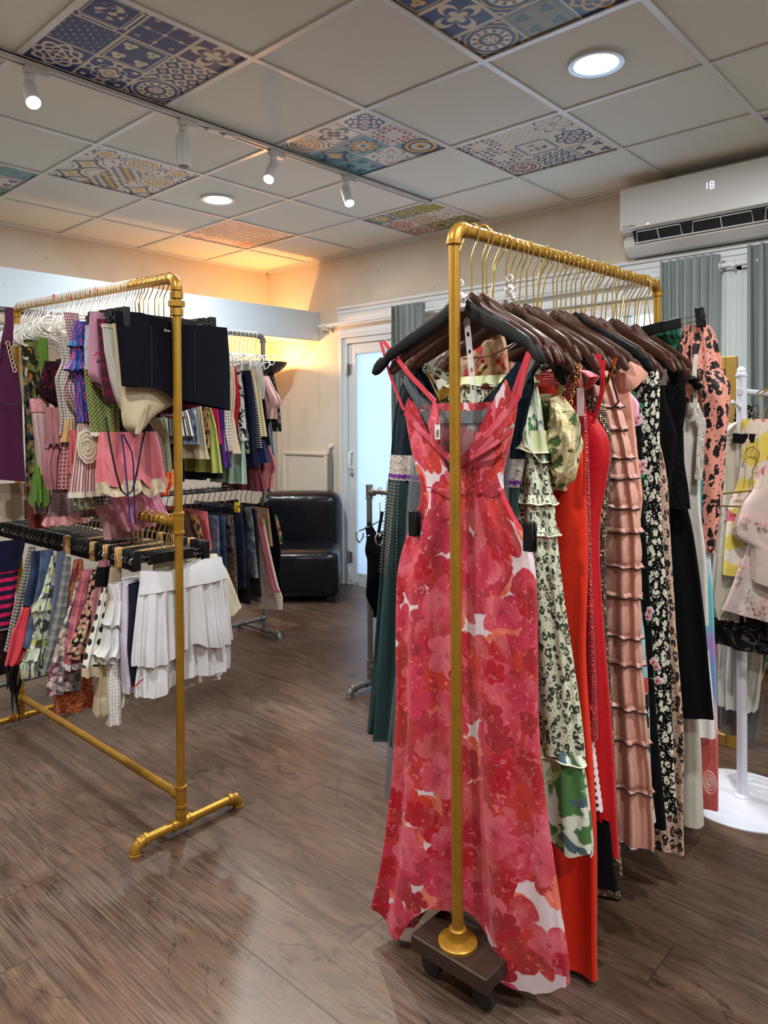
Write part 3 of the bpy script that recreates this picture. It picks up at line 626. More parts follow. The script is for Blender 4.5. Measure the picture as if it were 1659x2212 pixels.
# local frame: faces -y
rbox('seat',(-.31,-.36,.035),(.31,.28,.375),.055,.012,M_LEA,root)
bk=rbox('backrest',(-.31,.10,.30),(.31,.36,.745),.06,.012,M_LEA,root)
rbox('rear_panel',(-.29,.28,.05),(.29,.38,.70),.03,.0,M_LEA,root)
for sx in(-1,1):
    for sy in(-.3,.3): 
        o=MB().box((sx*.25-.03,sy-.03,0),(sx*.25+.03,sy+.03,.05),.004).obj('leg',M_BLK);o.parent=root

# ================================================================ RACKS
def paint_gold():
    n=N('brushed_gold_paint');o=n.ob();f=n.noise(n.vm('MULTIPLY',o,(30,30,30)),1,4);n.set(col=n.mix(f,lin(190,146,52),lin(150,106,30)),metal=.55,rough=n.ma('MULTIPLY_ADD',f,.2,.28));n.bump(n.noise(o,160,3),.12,.002);return n.m
GOLD=paint_gold();GREY=plain('galvanised_grey_pipe',lin(140,139,136),.45,.7,bump=.2,bs=120,var=.5)
BRASS=plain('gold_hook_wire',lin(214,184,110),.22,.9);CHROME=plain('chrome_wire',lin(200,200,200),.15,1);WWIRE=plain('white_coated_wire',lin(224,220,214),.35)
BLKP=plain('black_plastic',(.006,.006,.007),.45,spec=.25);BLKW=plain('black_painted_wood',(.004,.004,.005),.5,bump=.05,bs=300,spec=.22);BRNW=plain('dark_brown_wood',lin(72,40,28),.38,bump=.06,bs=250,var=.5);TANW=plain('tan_wood',lin(196,150,90),.45)
STR=None
class Pipe:
    """a piece of pipework: straight runs, collars and elbows, each its own part"""
    def __init__(s,root,mat,r): s.root,s.mat,s.r=root,mat,r
    def run(s,name,a,b): return keep(MB().cyl(a,b,s.r,24).obj(name,s.mat),s.root)
    def collar(s,p,ax,name='coupling',L=.02,k=1.32):
        p=np.array(p,float);d=np.eye(3)[ax];return keep(MB().tube([p-d*L,p-d*L*.96,p+d*L*.96,p+d*L],[s.r*k*.93,s.r*k,s.r*k,s.r*k*.93],24).obj(name,s.mat),s.root)
    def tee(s,p,ax,ax2,sg):
        p=np.array(p,float);d=np.eye(3)[ax];e=np.eye(3)[ax2]*sg;b=MB();L=.034;r=s.r*1.22
        b.tube([p-d*L,p+d*L],[r,r],24)
        for q in(-1,1): b.tube([p+d*q*(L-.009),p+d*q*(L-.008),p+d*q*L,p+d*q*(L+.001)],[r,r*1.13,r*1.13,r],24)
        b.tube([p,p+e*L],[r,r],24);b.tube([p+e*(L-.009),p+e*(L-.008),p+e*L,p+e*(L+.001)],[r,r*1.13,r*1.13,r],24)
        return keep(b.obj('tee_fitting',s.mat),s.root)
    def elbow(s,p,d1,d2):
        p=np.array(p,float);d1=np.array(d1,float);d2=np.array(d2,float);R=.032;a=p+d1*R;c=p+d2*R;m=p+(d1+d2)*R;b=MB()
        t=np.linspace(0,PI/2,10);P=[m-d2*R*math.cos(x)-d1*R*math.sin(x) for x in t];r=s.r*1.25;b.tube(P,r,24)
        for q,d in((a,d1),(c,d2)): b.tube([q-d*.004,q-d*.003,q+d*.007,q+d*.008],[r,r*1.12,r*1.12,r],24)
        return keep(b.obj('elbow_fitting',s.mat),s.root)
# ---- right rack on a wheeled board
RY=.985;RX0,RX1=1.334,2.500;RZB=1.738
root=empty('rolling_rack',(1.9,RY,0));tag(root,'gold pipe clothes rack on a dark wooden board with casters, hung with long dresses','clothes rack','gold pipe clothes racks')
p=Pipe(root,GOLD,.0130);ph=Pipe(root,GOLD,.0165)
dz=.026
p.run('post',(RX0,RY,.11),(RX0,RY,RZB-.03));p.run('post',(RX1,RY,.11),(RX1,RY,RZB+dz-.03))
ph.run('rail',(RX0+.03,RY,RZB),(RX1-.03,RY,RZB+dz));p.elbow((RX0,RY,RZB),(0,0,-1),(1,0,0));p.elbow((RX1,RY,RZB+dz),(0,0,-1),(-1,0,0))
for x in(RX0,RX1):
    b=MB().lathe([(.045,.110),(.045,.117),(.041,.120),(.022,.122),(.0195,.128),(.0195,.145),(.017,.147),(.001,.147)],(x,RY,0),32)
    fl=keep(b.obj('floor_flange',GOLD),root)
    for k in range(4):
        a=k*PI/2+.6;q=MB().lathe([(.005,.1195),(.005,.1225),(.002,.124)],(x+.033*math.cos(a),RY+.033*math.sin(a),0),10).obj('screw',GOLD);q.parent=fl;q.matrix_parent_inverse=Matrix.Translation(Vector(root.location)).inverted()
n=N('dark_stained_board');o=n.ob();g=n.noise(n.vm('MULTIPLY',o,(2,22,22)),1.5,5,1);n.set(col=n.mix(g,lin(28,20,16),lin(64,44,32)),rough=.45);n.bump(g,.2,.003)
bd=keep(MB().box((1.285,.875,.072),(2.56,1.085,.110),.003).obj('board',n.m,angle=.3),root)
RUB=plain('black_rubber_tyre',(.015,.015,.016),.6);STEEL=plain('caster_steel',lin(176,176,172),.4,.5)
for x,y in((1.335,.915),(1.335,1.06),(2.50,.915),(2.50,1.06)):
    r=.027;b=MB().lathe([(r*.75,-.011),(r*.96,-.009),(r,-.004),(r,.004),(r*.96,.009),(r*.75,.011)],(x,y,r+.001),28,ax=0)
    cs=keep(b.obj('caster',RUB),root)
    for nm,bb in(('wheel_hub',MB().lathe([(.001,-.0125),(r*.25,-.0125),(r*.3,-.0105),(r*.7,-.0112),(r*.78,-.0118),(r*.78,.0118),(r*.7,.0112),(r*.3,.0105),(.001,.0125)],(x,y,r+.001),28,ax=0)),
                 ('caster_fork',MB().prism([(y-.006,.022),(y+.006,.022),(y+.016,.068),(y-.016,.068)],x-.017,x-.0145,0).prism([(y-.006,.022),(y+.006,.022),(y+.016,.068),(y-.016,.068)],x+.0145,x+.017,0).box((x-.022,y-.020,.066),(x+.022,y+.020,.0715)).cyl((x-.02,y,r+.001),(x+.02,y,r+.001),.004,10))):
        q=bb.obj(nm,STEEL);q.parent=cs;q.matrix_parent_inverse=Matrix.Translation(Vector(root.location)).inverted()
# ---- left two-tier rack
LX=1.265;LY0,LY1=2.015,3.27;LZT,LZM,LZB=1.757,.985,.118
root=empty('pipe_rack',(LX,2.65,0));tag(root,'two-tier gold pipe clothes rack hung with short tops above and skirts below','clothes rack','gold pipe clothes racks')
p=Pipe(root,GOLD,.0135);dzt=.045
for y,zt_ in((LY0,LZT),(LY1,LZT+dzt)):
    p.run('post',(LX,y,.06),(LX,y,zt_-.03));p.tee((LX,y,LZM),2,1,1 if y==LY0 else -1);p.tee((LX,y,LZB),2,1,1 if y==LY0 else -1)
    p.collar((LX,y,.066),2,L=.014);p.tee((LX,y,.034),0,2,1);p.run('foot',(LX-.155,y,.034),(LX+.215,y,.034))
    for sx,xx in((-1,LX-.16),(1,LX+.22)): p.elbow((xx,y,.034),(-sx,0,0),(0,0,-1))
p.run('rail',(LX,LY0+.03,LZT),(LX,LY1-.03,LZT+dzt));p.run('rail',(LX,LY0,LZM),(LX,LY1,LZM+.005));p.run('lower_crossbar',(LX,LY0,LZB),(LX,LY1,LZB))
p.elbow((LX,LY0,LZT),(0,0,-1),(0,1,0));p.elbow((LX,LY1,LZT+dzt),(0,0,-1),(0,-1,0))
b=MB()
for z,r,h in((LZT-.055,.021,.02),(LZT-.082,.026,.018),(LZT-.108,.021,.022)): b.tube([(LX,LY0,z-h/2),(LX,LY0,z+h/2)],r,6 if r>.025 else 8)
keep(b.obj('union_fitting',GOLD,smooth=False),root)
# ---- grey racks
GX0,GX1,GY=1.15,2.80,3.51;GZT,GZM=1.825,.915
root=empty('pipe_rack',(2.0,GY,0));tag(root,'two-tier grey pipe clothes rack near the black chair, tops above and trousers below','clothes rack','grey pipe clothes racks')
p=Pipe(root,GREY,.0135)
for x in(GX0,GX1):
    p.run('post',(x,GY,.06),(x,GY,GZT-.03));p.tee((x,GY,GZM),2,0,1 if x==GX0 else -1);p.tee((x,GY,.11),2,0,1 if x==GX0 else -1);p.collar((x,GY,.066),2,L=.012);p.tee((x,GY,.034),1,2,1);p.run('foot',(x,GY-.13,.034),(x,GY+.26,.034))
    for sy,yy in((-1,GY-.135),(1,GY+.265)): p.elbow((x,yy,.034),(0,-sy,0),(0,0,-1))
for z in(GZT,GZM,.11): p.run('rail' if z>.2 else 'lower_crossbar',(GX0+.03*(z>1),GY,z),(GX1-.03*(z>1),GY,z))
p.elbow((GX0,GY,GZT),(0,0,-1),(1,0,0));p.elbow((GX1,GY,GZT),(0,0,-1),(-1,0,0))
HX,HY0,HY1,HZ=2.577,2.42,1.25,.965
root=empty('pipe_rack',(HX,1.9,0));tag(root,'low grey pipe rack partly hidden behind the dark green gown','clothes rack','grey pipe clothes racks')
p=Pipe(root,GREY,.0135)
for y in(HY0,HY1):
    p.run('post',(HX,y,.05),(HX,y,HZ+.03));p.tee((HX,y,HZ-.005),2,1,-1 if y==HY0 else 1);p.tee((HX,y,.11),2,1,-1 if y==HY0 else 1);p.tee((HX,y,.034),0,2,1);p.run('foot',(HX-.14,y,.034),(HX+.14,y,.034))
    for sx in(-1,1): p.elbow((HX+sx*.145,y,.034),(-sx,0,0),(0,0,-1))
p.run('rail',(HX,HY0,HZ),(HX,HY1,HZ));p.run('lower_crossbar',(HX,HY0,.11),(HX,HY1,.11))
# ---- white display stand
SX,SY=2.67,.765;WMET=plain('white_painted_metal',lin(212,214,224),.3,.05)
root=empty('display_stand',(SX,SY,0));tag(root,'white display stand with a round base beside the end of the dress rack','display stand')
keep(MB().lathe([(.001,0),(.215,0),(.215,.004),(.20,.010),(.03,.013),(.001,.013)],(SX,SY,0),64).obj('round_base',WMET),root)
keep(MB().cyl((SX,SY,.01),(SX,SY,1.45),.0165,28).obj('post',WMET),root)
keep(MB().lathe([(.0165,1.445),(.019,1.447),(.019,1.455),(.015,1.457),(.014,1.460),(.015,1.466),(.013,1.474),(.006,1.480),(.001,1.481)],(SX,SY,0),28,cap=False).obj('finial',WMET),root)
keep(MB().cyl((SX-.02,SY,1.395),(SX+.75,SY,1.395),.011,20).obj('rail',WMET),root)
keep(MB().cyl((SX+.03,SY,1.33),(SX-.10,SY,1.36),.006,12).obj('front_arm',WMET),root)
keep(MB().lathe([(.03,.013),(.03,.016),(.018,.022)],(SX,SY,0),24).obj('base_collar',WMET),root)
# ---- gold framed leaning mirror behind the dresses
mx,my=3.05,1.05;root=empty('standing_mirror',(mx,my,0));tag(root,'tall gold-framed standing mirror seen edge-on behind the pink leopard blouse','mirror')
fm=plain('gold_mirror_frame',lin(176,140,70),.4,.5);q0=on(1567,770,X=mx);q1=on(1590,770,X=mx);zt_=q0[2]
keep(MB().box((mx,q1[1],0),(mx+.03,q0[1],zt_),.003).obj('frame_side',fm,smooth=False),root);keep(MB().box((mx,q0[1],zt_-.05),(mx+.03,q0[1]+.42,zt_),.003).obj('frame_top',fm,smooth=False),root)
keep(MB().box((mx,q0[1]+.42,0),(mx+.03,q0[1]+.46,zt_),.003).obj('frame_side',fm,smooth=False),root);keep(MB().box((mx,q0[1],0),(mx+.03,q0[1]+.42,.05),.003).obj('frame_bottom',fm,smooth=False),root)
keep(MB().box((mx+.01,q0[1],.05),(mx+.02,q0[1]+.42,zt_-.05)).obj('glass',plain('mirror_glass',(.8,.82,.82),.03,1),smooth=False),root)

# ================================================================ HANGERS (origin on the rail axis, plane = local yz)
def wood_hanger(wm,hookm,name='hanger',w=.225,drop=.155,slope=.13,curve=.035,rr=.0175):
    U=np.linspace(-1,1,61);P=[];k=12
    for u in U:
        a=abs(u);zt_=-drop-slope*a**1.25+ .022*math.exp(-(a/.13)**2)-.006;h=.046-.020*a-.0*a
        if a>.8: h+=.010*math.sin((a-.8)/.2*PI)
        zt_-=.010*math.exp(-((a-.86)/.025)**2);h-=.010*math.exp(-((a-.86)/.025)**2)
        e=math.sqrt(max(0,1-max(0,(a-.93)/.07)**2));zc=zt_-h/2-(.012*max(0,(a-.8)/.2)**2);h=max(h*e,.0015);t=.0068*max(e,.25)
        an=np.linspace(0,2*PI,k,endpoint=False)+.2;cs,sn=np.cos(an),np.sin(an);pw=lambda v:np.sign(v)*np.abs(v)**.55
        P.append(np.c_[-curve*u*u+t*pw(cs),np.full(k,w*u),zc+h/2*pw(sn)])
    b=MB().grid(np.array(P),closed=True);b.f+= [tuple(range(k))[::-1],tuple(range(60*k,61*k))]
    o=b.obj(name,wm)
    h=hook(hookm,drop+.01,rr);h.parent=o
    return o
def hook(hm,drop,rr=.0175,top=None):
    a=np.linspace(-.5,PI+.25,18);r=rr+.003;P=np.c_[np.zeros(18),r*np.cos(a),r*np.sin(a)]
    Q=np.array([[0,-.016,-.022],[0,-.006,-.042],[0,0,-.056],[0,0,-.075],[0,0,-drop]]);return MB().tube(np.vstack([P,Q]),.0021,8).obj('hook',hm)
def clip_hanger(bm,name='hanger',w=.185,drop=.13,rr=.0175,cw=.012,wire=CHROME,hookm=BRASS):
    b=MB().box((-.005,-w*.62,-drop-.034),(.005,w*.62,-drop),.002);o=b.obj(name,bm,angle=.3)
    h=hook(hookm,drop+.004,rr);h.parent=o
    for s in(-1,1):
        b=MB();b.tube([(0,s*w*.6,-drop-.008),(0,s*(w+.014),-drop-.008),(0,s*(w+.02),-drop-.016),(0,s*(w+.014),-drop-.024),(0,s*w*.6,-drop-.024)],.0016,6)
        q=b.obj('wire_link',wire);q.parent=o
    for s in(-1,1):
        b=MB();b.box((-.010,s*w-cw,-drop-.046),(-.004,s*w+cw,-drop+.016),.002).box((.004,s*w-cw,-drop-.046),(.010,s*w+cw,-drop+.016),.002).box((-.006,s*w-cw*.8,-drop-.022),(.006,s*w+cw*.8,-drop-.014))
        q=b.obj('clip',bm);q.parent=o
    return o
def loop_hanger(wm,name='hanger',w=.172,drop=.10,rr=.0175):
    b=MB();a=np.linspace(PI/2,-PI*1.15,16)
    for s in(-1,1):
        P=[(0,0,-drop)];P+= [(0,s*w*t,-drop-.028*t) for t in(.3,.6,.85)];c=(s*w,-drop-.052)
        P+= [(.004*math.sin(2*x),c[0]+s*.027*math.cos(x),c[1]+.027*math.sin(x)) for x in a];b.tube(P,.0036,8)
    b.tube([(0,-w+.02,-drop-.06),(0,0,-drop-.052),(0,w-.02,-drop-.06)],.003,6);o=b.obj(name,wm);h=hook(wm,drop,rr);h.parent=o
    h.scale=(1,1,1);return o
def copy_tree(o,par=None):
    c=o.copy();COL.objects.link(c)
    if par is not None: c.parent=par;c.matrix_parent_inverse=o.matrix_parent_inverse.copy()
    for ch in o.children: copy_tree(ch,c)
    return c
HM={'brown':(wood_hanger(BRNW,BRASS),'dark brown wooden'),'black':(wood_hanger(BLKW,BRASS,w=.24),'black wooden'),'clip':(clip_hanger(BLKP,w=.155,drop=.12),'black clip'),'clipn':(clip_hanger(BLKP,w=.125,drop=.095),'black clip'),'tann':(clip_hanger(TANW,w=.13,drop=.095),'tan wooden clip'),
    'tan':(clip_hanger(TANW,w=.155,drop=.12),'tan wooden clip'),'loop':(loop_hanger(WWIRE),'white looped wire'),'clipw':(clip_hanger(BLKP,hookm=WWIRE,wire=WWIRE),'black clip'),
    'clips':(clip_hanger(BLKP,w=.135,drop=.10,hookm=CHROME),'black clip'),'loops':(loop_hanger(WWIRE,w=.14,drop=.12),'white looped wire'),'wire':(loop_hanger(CHROME,w=.17,drop=.14),'thin wire'),'goldwire':(loop_hanger(BRASS,w=.16,drop=.12),'gold wire')}
_used=set();SC_last=[None]
def hang(kind,loc,axis,label,group,yaw=0,tilt=0,drop=None):
    m=HM[kind][0]
    if kind in _used:o=copy_tree(m)
    else:o=m;_used.add(kind)
    SC_last[0]=o;o.location=loc;o.rotation_euler=(tilt,0,yaw+(0 if axis=='X' else PI/2));return tag(o,label,'hanger',group)

# ================================================================ GARMENTS
GAR=[]
def tr(P,axis,pos):
    R=[]
    for x,y in P:
        q=on(x,y,**{axis:pos});R.append((max(q[2],.014),q[1] if axis=='X' else q[0]))
    return sorted(R)
def smo(A,n=90,w=5):
    if len(A)<4: return A
    z=np.linspace(A[0,0],A[-1,0],n);l=np.interp(z,A[:,0],A[:,1]);p=np.r_[2*l[0]-l[w:0:-1],l,2*l[-1]-l[-2:-w-2:-1]];k=np.hanning(2*w+3)[1:-1];k/=k.sum();return np.c_[z,np.convolve(p,k,'valid')]
class Gar:
    def __init__(s,axis,pos,edge,opp=None,ctr=0,thick=.022,n=8,amp=.014,a0=.15,seed=0,prof=None,xoff=None,top=None,topb=None,hem=None,pw=.75,xs=0,asym=1.0):
        s.__dict__.update(locals());E=tr(edge,axis,pos);O=tr(opp,axis,pos) if opp else [(z,ctr+asym*(ctr-l)-.01) for z,l in E]
        s.E,s.O=np.array(E),np.array(O);s.zt=min(s.E[-1,0],9);s.zb=s.E[0,0];r=np.random.RandomState(seed+11);s.ph=r.rand(6)*2*PI
        s.E,s.O=smo(s.E),smo(s.O)
        if opp: s.zt=(s.E[-1,0]+s.O[-1,0])/2;s.zb=(s.E[0,0]+s.O[0,0])/2
        s.sw=r.rand()*.006
    def pt(s,q,z,off=0,ampk=1,sm=1):
        """q: angle around (array), z: height (array)"""
        lo=np.interp(z,s.E[:,0],s.E[:,1]);hi=np.interp(z,s.O[:,0],s.O[:,1]);lo,hi=np.minimum(lo,hi),np.maximum(lo,hi)
        c=(lo+hi)/2;hw=(hi-lo)/2;tz=np.clip((s.zt-z)/max(.05,s.zt-s.zb),0,1);am=s.amp*ampk*(s.a0+(1-s.a0)*tz**.8)
        cs,sn=np.cos(q),np.sin(q);k=q/(2*PI)
        f=.6*np.sin(2*PI*s.n*k+s.ph[0]+1.3*z)+.4*np.sin(2*PI*round(s.n*1.7)*k+s.ph[1]-1.9*z)+.25*np.sin(2*PI*round(s.n*.5+1)*k+s.ph[2]+5*z)
        f=np.sign(f)*np.abs(f)**.8;o=off+(s.prof(z) if s.prof is not None else 0)
        th=np.minimum(s.thick*(.55+.45*tz),hw*.9+.004)
        dep=-(th+o)*np.sign(sn)*np.abs(sn)**s.pw-am*f*np.abs(sn)**.5*np.sign(sn)
        lat=c+(hw-am*.15+o*.6)*cs+am*.30*f*cs+s.sw*np.sin(9*z+s.ph[3])
        if s.xoff is not None: dep=dep+s.xoff(cs,tz)
        P=np.stack([s.pos+dep,lat,z],-1) if s.axis=='X' else np.stack([lat,s.pos+dep,z],-1);return P
    def mesh(s,z0=None,z1=None,nu=112,nz=40,off=0,ampk=1,offs=None,top=None,topb=None,hem=None,edge_fr=0):
        z0=s.zt if z0 is None else z0;z1=s.zb if z1 is None else z1
        q=np.linspace(0,2*PI,nu+1);t=np.linspace(0,1,nz)
        T,Q=np.meshgrid(t,q,indexing='ij');cs=np.cos(Q);Z=z0+(z1-z0)*T
        fr=np.sin(Q)>=0
        if top is not None:
            a=np.interp(cs,*zip(*top));bk=np.interp(cs,*zip(*(topb or top)));Z=Z+np.where(fr,a,bk)*(1-T)**3
        if hem is not None: Z=Z+np.interp(cs,*zip(*hem))*T**4
        if edge_fr: Z=Z+edge_fr*np.sin(Q*s.n*1.0+s.ph[0])*T**6
        O=off if offs is None else np.interp(T,np.linspace(0,1,len(offs)),offs)
        P=s.pt(Q,np.maximum(Z,.012),O,ampk);mid=s.pt(q,np.full(nu+1,(z0+z1)/2));L=np.r_[0,np.cumsum(np.linalg.norm(np.diff(mid,axis=0),axis=1))]
        uv=np.stack([np.broadcast_to(L,Z.shape)+s.pos*3.1,Z],-1);return MB().grid(P,uv)
def garment(name,label,cat,axis,pos,edge,mat,opp=None,ctr=None,group=None,top=None,topb=None,hem=None,nu=112,nz=40,fr=0,hanger=None,straps=None,rows=None,strapm=None,hlabel=None,yaw=0,**k):
    ctr=ctr if ctr is not None else {'X':RY,'Y':LX}[axis];g=Gar(axis,pos,edge,opp,ctr,seed=len(GAR),**k)
    o=g.mesh(nu=nu,nz=nz,top=top,topb=topb,hem=hem,edge_fr=fr).obj(name,mat,angle=3.2);o.data.polygons.foreach_set('use_smooth',[True]*len(o.data.polygons));tag(o,label,cat,group);g.o=o;g.mat=mat;GAR.append(g);return g
def part(g,mb,name,mat,label=None):
    o=mb.obj(name,mat,angle=.95);o.parent=g.o
    if label:o['label']=label
    return o
def ribbon(P,w,t=.0012,n=12,ax='X'):
    """flat strap along polyline P (world), width w"""
    P=np.array(P,float);s_=np.linspace(0,len(P)-1,n);i=np.minimum(s_.astype(int),len(P)-2);f=(s_-i)[:,None];P=P[i]*(1-f)+P[i+1]*f
    T=np.gradient(P,axis=0);T/=np.linalg.norm(T,axis=1)[:,None]+1e-9;nrm=np.array([1.,0,0]) if ax=='X' else np.array([0,1.,0]);W=np.cross(T,nrm);W/=np.linalg.norm(W,axis=1)[:,None]+1e-9
    a=P-W*w/2;b=P+W*w/2;d=nrm*t;G=np.stack([a-d,b-d,b+d,a+d],1);L=np.r_[0,np.cumsum(np.linalg.norm(np.diff(P,axis=0),axis=1))]
    uv=np.stack([np.broadcast_to(np.array([0,w,w,0]),(n,4)),np.broadcast_to(L[:,None],(n,4))],-1);return MB().grid(G,uv,closed=True)
def straps(g,qs,tip,w=.012,mat=None,tz=None,name='strap',dip=0,back=True):
    """straps from the garment's top edge at lateral fraction +-q up to hanger points tip=(lat offset,z)"""
    for sg in(-1,1):
        for fr in((1,-1) if back else (1,)):
            q=math.acos(sg*qs)*fr;a=g.pt(np.array([q]),np.array([g.zt+dip-.004]))[0];c=g.ctr;l=c+sg*tip[0]
            b=np.array([g.pos-.03,l,tip[1]]) if g.axis=='X' else np.array([l,g.pos-.03,tip[1]])
            m=(a+b)/2;m[0 if g.axis=='X' else 1]-=.006*fr;part(g,ribbon([a,m,b],w,ax=g.axis),name,mat or g.mat)
def ruffle(g,z,h,flare,waves,mat,name='ruffle',amp=None,trim=None,nz=8,base=.0,q0=0,q1=2*PI,skew=0):
    nu=max(80,waves*12);q=np.linspace(q0,q1,nu+1);t=np.linspace(0,1,nz);T,Q=np.meshgrid(t,q,indexing='ij');ph=g.ph[4]
    w_=np.sin(Q*waves+ph+2*np.sin(Q*3));Z=z-h*T+skew*np.cos(Q)+.12*h*w_*T;O=base+.003+flare*T+(amp if amp is not None else flare*.8)*w_*T
    P=g.pt(Q,np.maximum(Z,.012),O);uv=np.stack([Q*.25,Z],-1);o=part(g,MB().grid(P,uv),name,mat)
    if trim is not None:
        e=MB().tube(P[-1],.0020,5);part(g,e,'hem_trim',trim)
    return o
def band(g,z,h,off,mat,name='trim_band',ampk=1,label=None,hemw=0,nw=30):
    q=np.linspace(0,2*PI,161);t=np.linspace(0,1,4);T,Q=np.meshgrid(t,q,indexing='ij');Z=z-h*T
    if hemw: Z=Z+hemw*np.abs(np.sin(Q*nw/2))*T
    P=g.pt(Q,Z,off,ampk);L=np.r_[0,np.cumsum(np.linalg.norm(np.diff(P[0],axis=0),axis=1))];uv=np.stack([np.broadcast_to(L,Z.shape),Z],-1);return part(g,MB().grid(P,uv),name,mat,label)
def sleeve(g,P,r,mat,name='sleeve',flat=.55,wr=.004,n=20,m=30):
    P=np.array(P,float);s_=np.linspace(0,len(P)-1,m);i=np.minimum(s_.astype(int),len(P)-2);f=s_-i;f=(f*f*(3-2*f)*.4+f*.6)[:,None];Q=P[i]*(1-f)+P[i+1]*f;R=np.interp(s_,range(len(r)),r)
    b=MB().tube(Q,R,n,cap=False);V=b.v[0];c=np.repeat(Q,n,0);d=V-c;rr=1+.35*np.sin(np.tile(np.arange(n),m)*2*PI/n*4+np.repeat(s_*2.2,n))*wr/.01
    d=d*rr[:,None];d[:,0 if g.axis=='X' else 1]*=flat;b.v[0]=c+d;return part(g,b,name,mat)
def W3(x,y,axis,pos): return on(x,y,**{axis:pos})

# ================================================================ DRESSES ON THE RIGHT RACK
RG='long dresses on the rolling rack'
def zr(x): return RZB+dz*(x-RX0)/(RX1-RX0)
L_=lin
HERO=fab('coral_bloom_chiffon','hero',[L_(228,206,212),L_(180,22,40),L_(196,50,74),L_(212,92,66),L_(206,58,50),L_(120,10,26)],rough=.6,sheen=.3,weave=.05,wr=.10)
HERO_S=fab('coral_strap_satin','solid',[L_(222,70,84)],rough=.5)
e=[(1120,862),(1108,950),(1082,1035),(1080,1052),(1086,1064),(1112,1115),(1152,1180),(1158,1250),(1160,1400),(1160,1560),(1170,1700),(1185,1850),(1203,2000),(1213,2095)]
o_=[(874,885),(884,950),(899,1020),(915,1046),(919,1056),(908,1090),(872,1175),(858,1240),(858,1400),(862,1520),(857,1700),(848,1850),(834,1990),(828,2085)]
hero=garment('dress','long strappy wrap dress with big coral, crimson and white blooms, front-most on the rolling rack','dress','X',1.395,e,HERO,opp=o_,ctr=1.01,group=RG,thick=.030,n=6,amp=.020,a0=.12,nu=260,nz=150,
    top=[(-1,0),(-.85,.055),(-.70,.02),(0,-.20),(.70,0),(.88,.02),(1,-.01)],topb=[(-1,0),(-.5,.005),(.5,.005),(1,0)],
    hem=[(-1,.01),(-.75,-.03),(-.45,-.02),(-.36,.03),(0,.075),(.35,.06),(.5,.02),(.62,-.05),(.8,-.05),(1,.0)],pw=.6,xoff=lambda cs,tz:-.055*np.clip(cs-.2,0,1)*np.clip((tz-.55)/.45,0,1)**1.5+.03*np.clip(-cs-.2,0,1)*np.clip((tz-.6)/.4,0,1)+.012*np.exp(-(cs/.35)**2)*np.clip((tz-.1)*6,0,1))
# crossed wrap folds of the bodice
def fold(P,w,mat,name,g,dx=.0): 
    Q=[W3(x,y,'X',g.pos-dx) for x,y in P];return part(g,ribbon(Q,w,.0014,16),name,mat)
fold([(1118,858),(1082,905),(1030,962),(985,1008)],.016,HERO,'neckline_fold',hero,.033)
fold([(876,890),(905,925),(945,965),(985,1005)],.014,HERO,'neckline_fold',hero,.033)
fold([(1104,930),(1070,958),(1020,988),(983,1004)],.010,HERO,'wrap_fold',hero,.034)
fold([(921,1052),(960,1058),(1020,1057),(1078,1046)],.003,HERO,'waist_seam',hero,.030)
fold([(1120,860),(1060,905),(1000,902),(950,896)],.006,fab('blush_lining','solid',[L_(232,150,160)],rough=.5),'back_neckline',hero,-.028)
hz=1.458
TL=W3(822,738,'X',1.35);TR=W3(1146,760,'X',1.35)
for a,bq,w_ in((TL,W3(872,886,'X',1.37),.006),(TL+np.array([0,-.012,.0]),W3(940,868,'X',1.37),.011),(TR,W3(1120,858,'X',1.365),.011),(TR+np.array([0,.006,0]),W3(1106,862,'X',1.385),.007)):
    part(hero,ribbon([a,(a+bq)/2+np.array([0,.004,-.004]),bq],w_,.002),'strap',HERO_S)
# folded-over bodice tie and price tag
cup=part(hero,MB().tube([W3(938,866,'X',1.365),W3(940,885,'X',1.36),W3(938,915,'X',1.355),W3(942,950,'X',1.36),W3(946,965,'X',1.365)],[.004,.012,.019,.014,.003],14,flat=.4),'gathered_cup',HERO)
tg=W3(945,933,'X',1.335);b=MB().box((tg[0],tg[1]-.0075,tg[2]-.017),(tg[0]+.0012,tg[1]+.0075,tg[2]+.017));pt_=part(hero,b,'price_tag',plain('white_card',L_(226,220,214),.7),'small white price tag with handwritten number')
b=MB().tube([tg+np.array([0,0,.014]),tg+np.array([.003,.003,.03]),tg+np.array([.008,-.002,.045])],.0009,5);part(hero,b,'tag_string',plain('black_cord',(.01,.01,.01),.6))
me=text_mesh('480',.013);me.materials.append(M_TXT);o=bpy.data.objects.new('tag_number',me);COL.objects.link(o);o.location=(tg[0]-.0004,tg[1],tg[2]-.003);o.rotation_euler=(PI/2,PI/2+.1,-PI/2);o.parent=pt_
# hanger of the hero dress plus lower clips
hh=hang('black',(1.372,1.0,zr(1.372)),'X','black wooden hanger with a clear flower clip holding the coral floral dress','hangers on the rolling rack',yaw=.02,tilt=0)
b=MB();cl1=W3(884,1152,'X',1.352);cl2=W3(1134,1140,'X',1.352)
wy=(cl1[1]-cl2[1])/2;cyy=(cl1[1]+cl2[1])/2;zc=(cl1[2]+cl2[2])/2
HM['hips']=(clip_hanger(BLKP,w=float(wy),drop=.10,cw=.0125),'black clip')
ch=hang('hips',(1.372,float(cyy),float(zc)+.115),'X','black clip hanger gripping the hips of the coral floral dress','hangers on the rolling rack')
for c_ in ch.children:
    if c_.name.startswith('hook') or c_.name.startswith('wire'): c_.location=(.034,0,0)
ch.data.transform(Matrix.Translation((.034,0,0)))
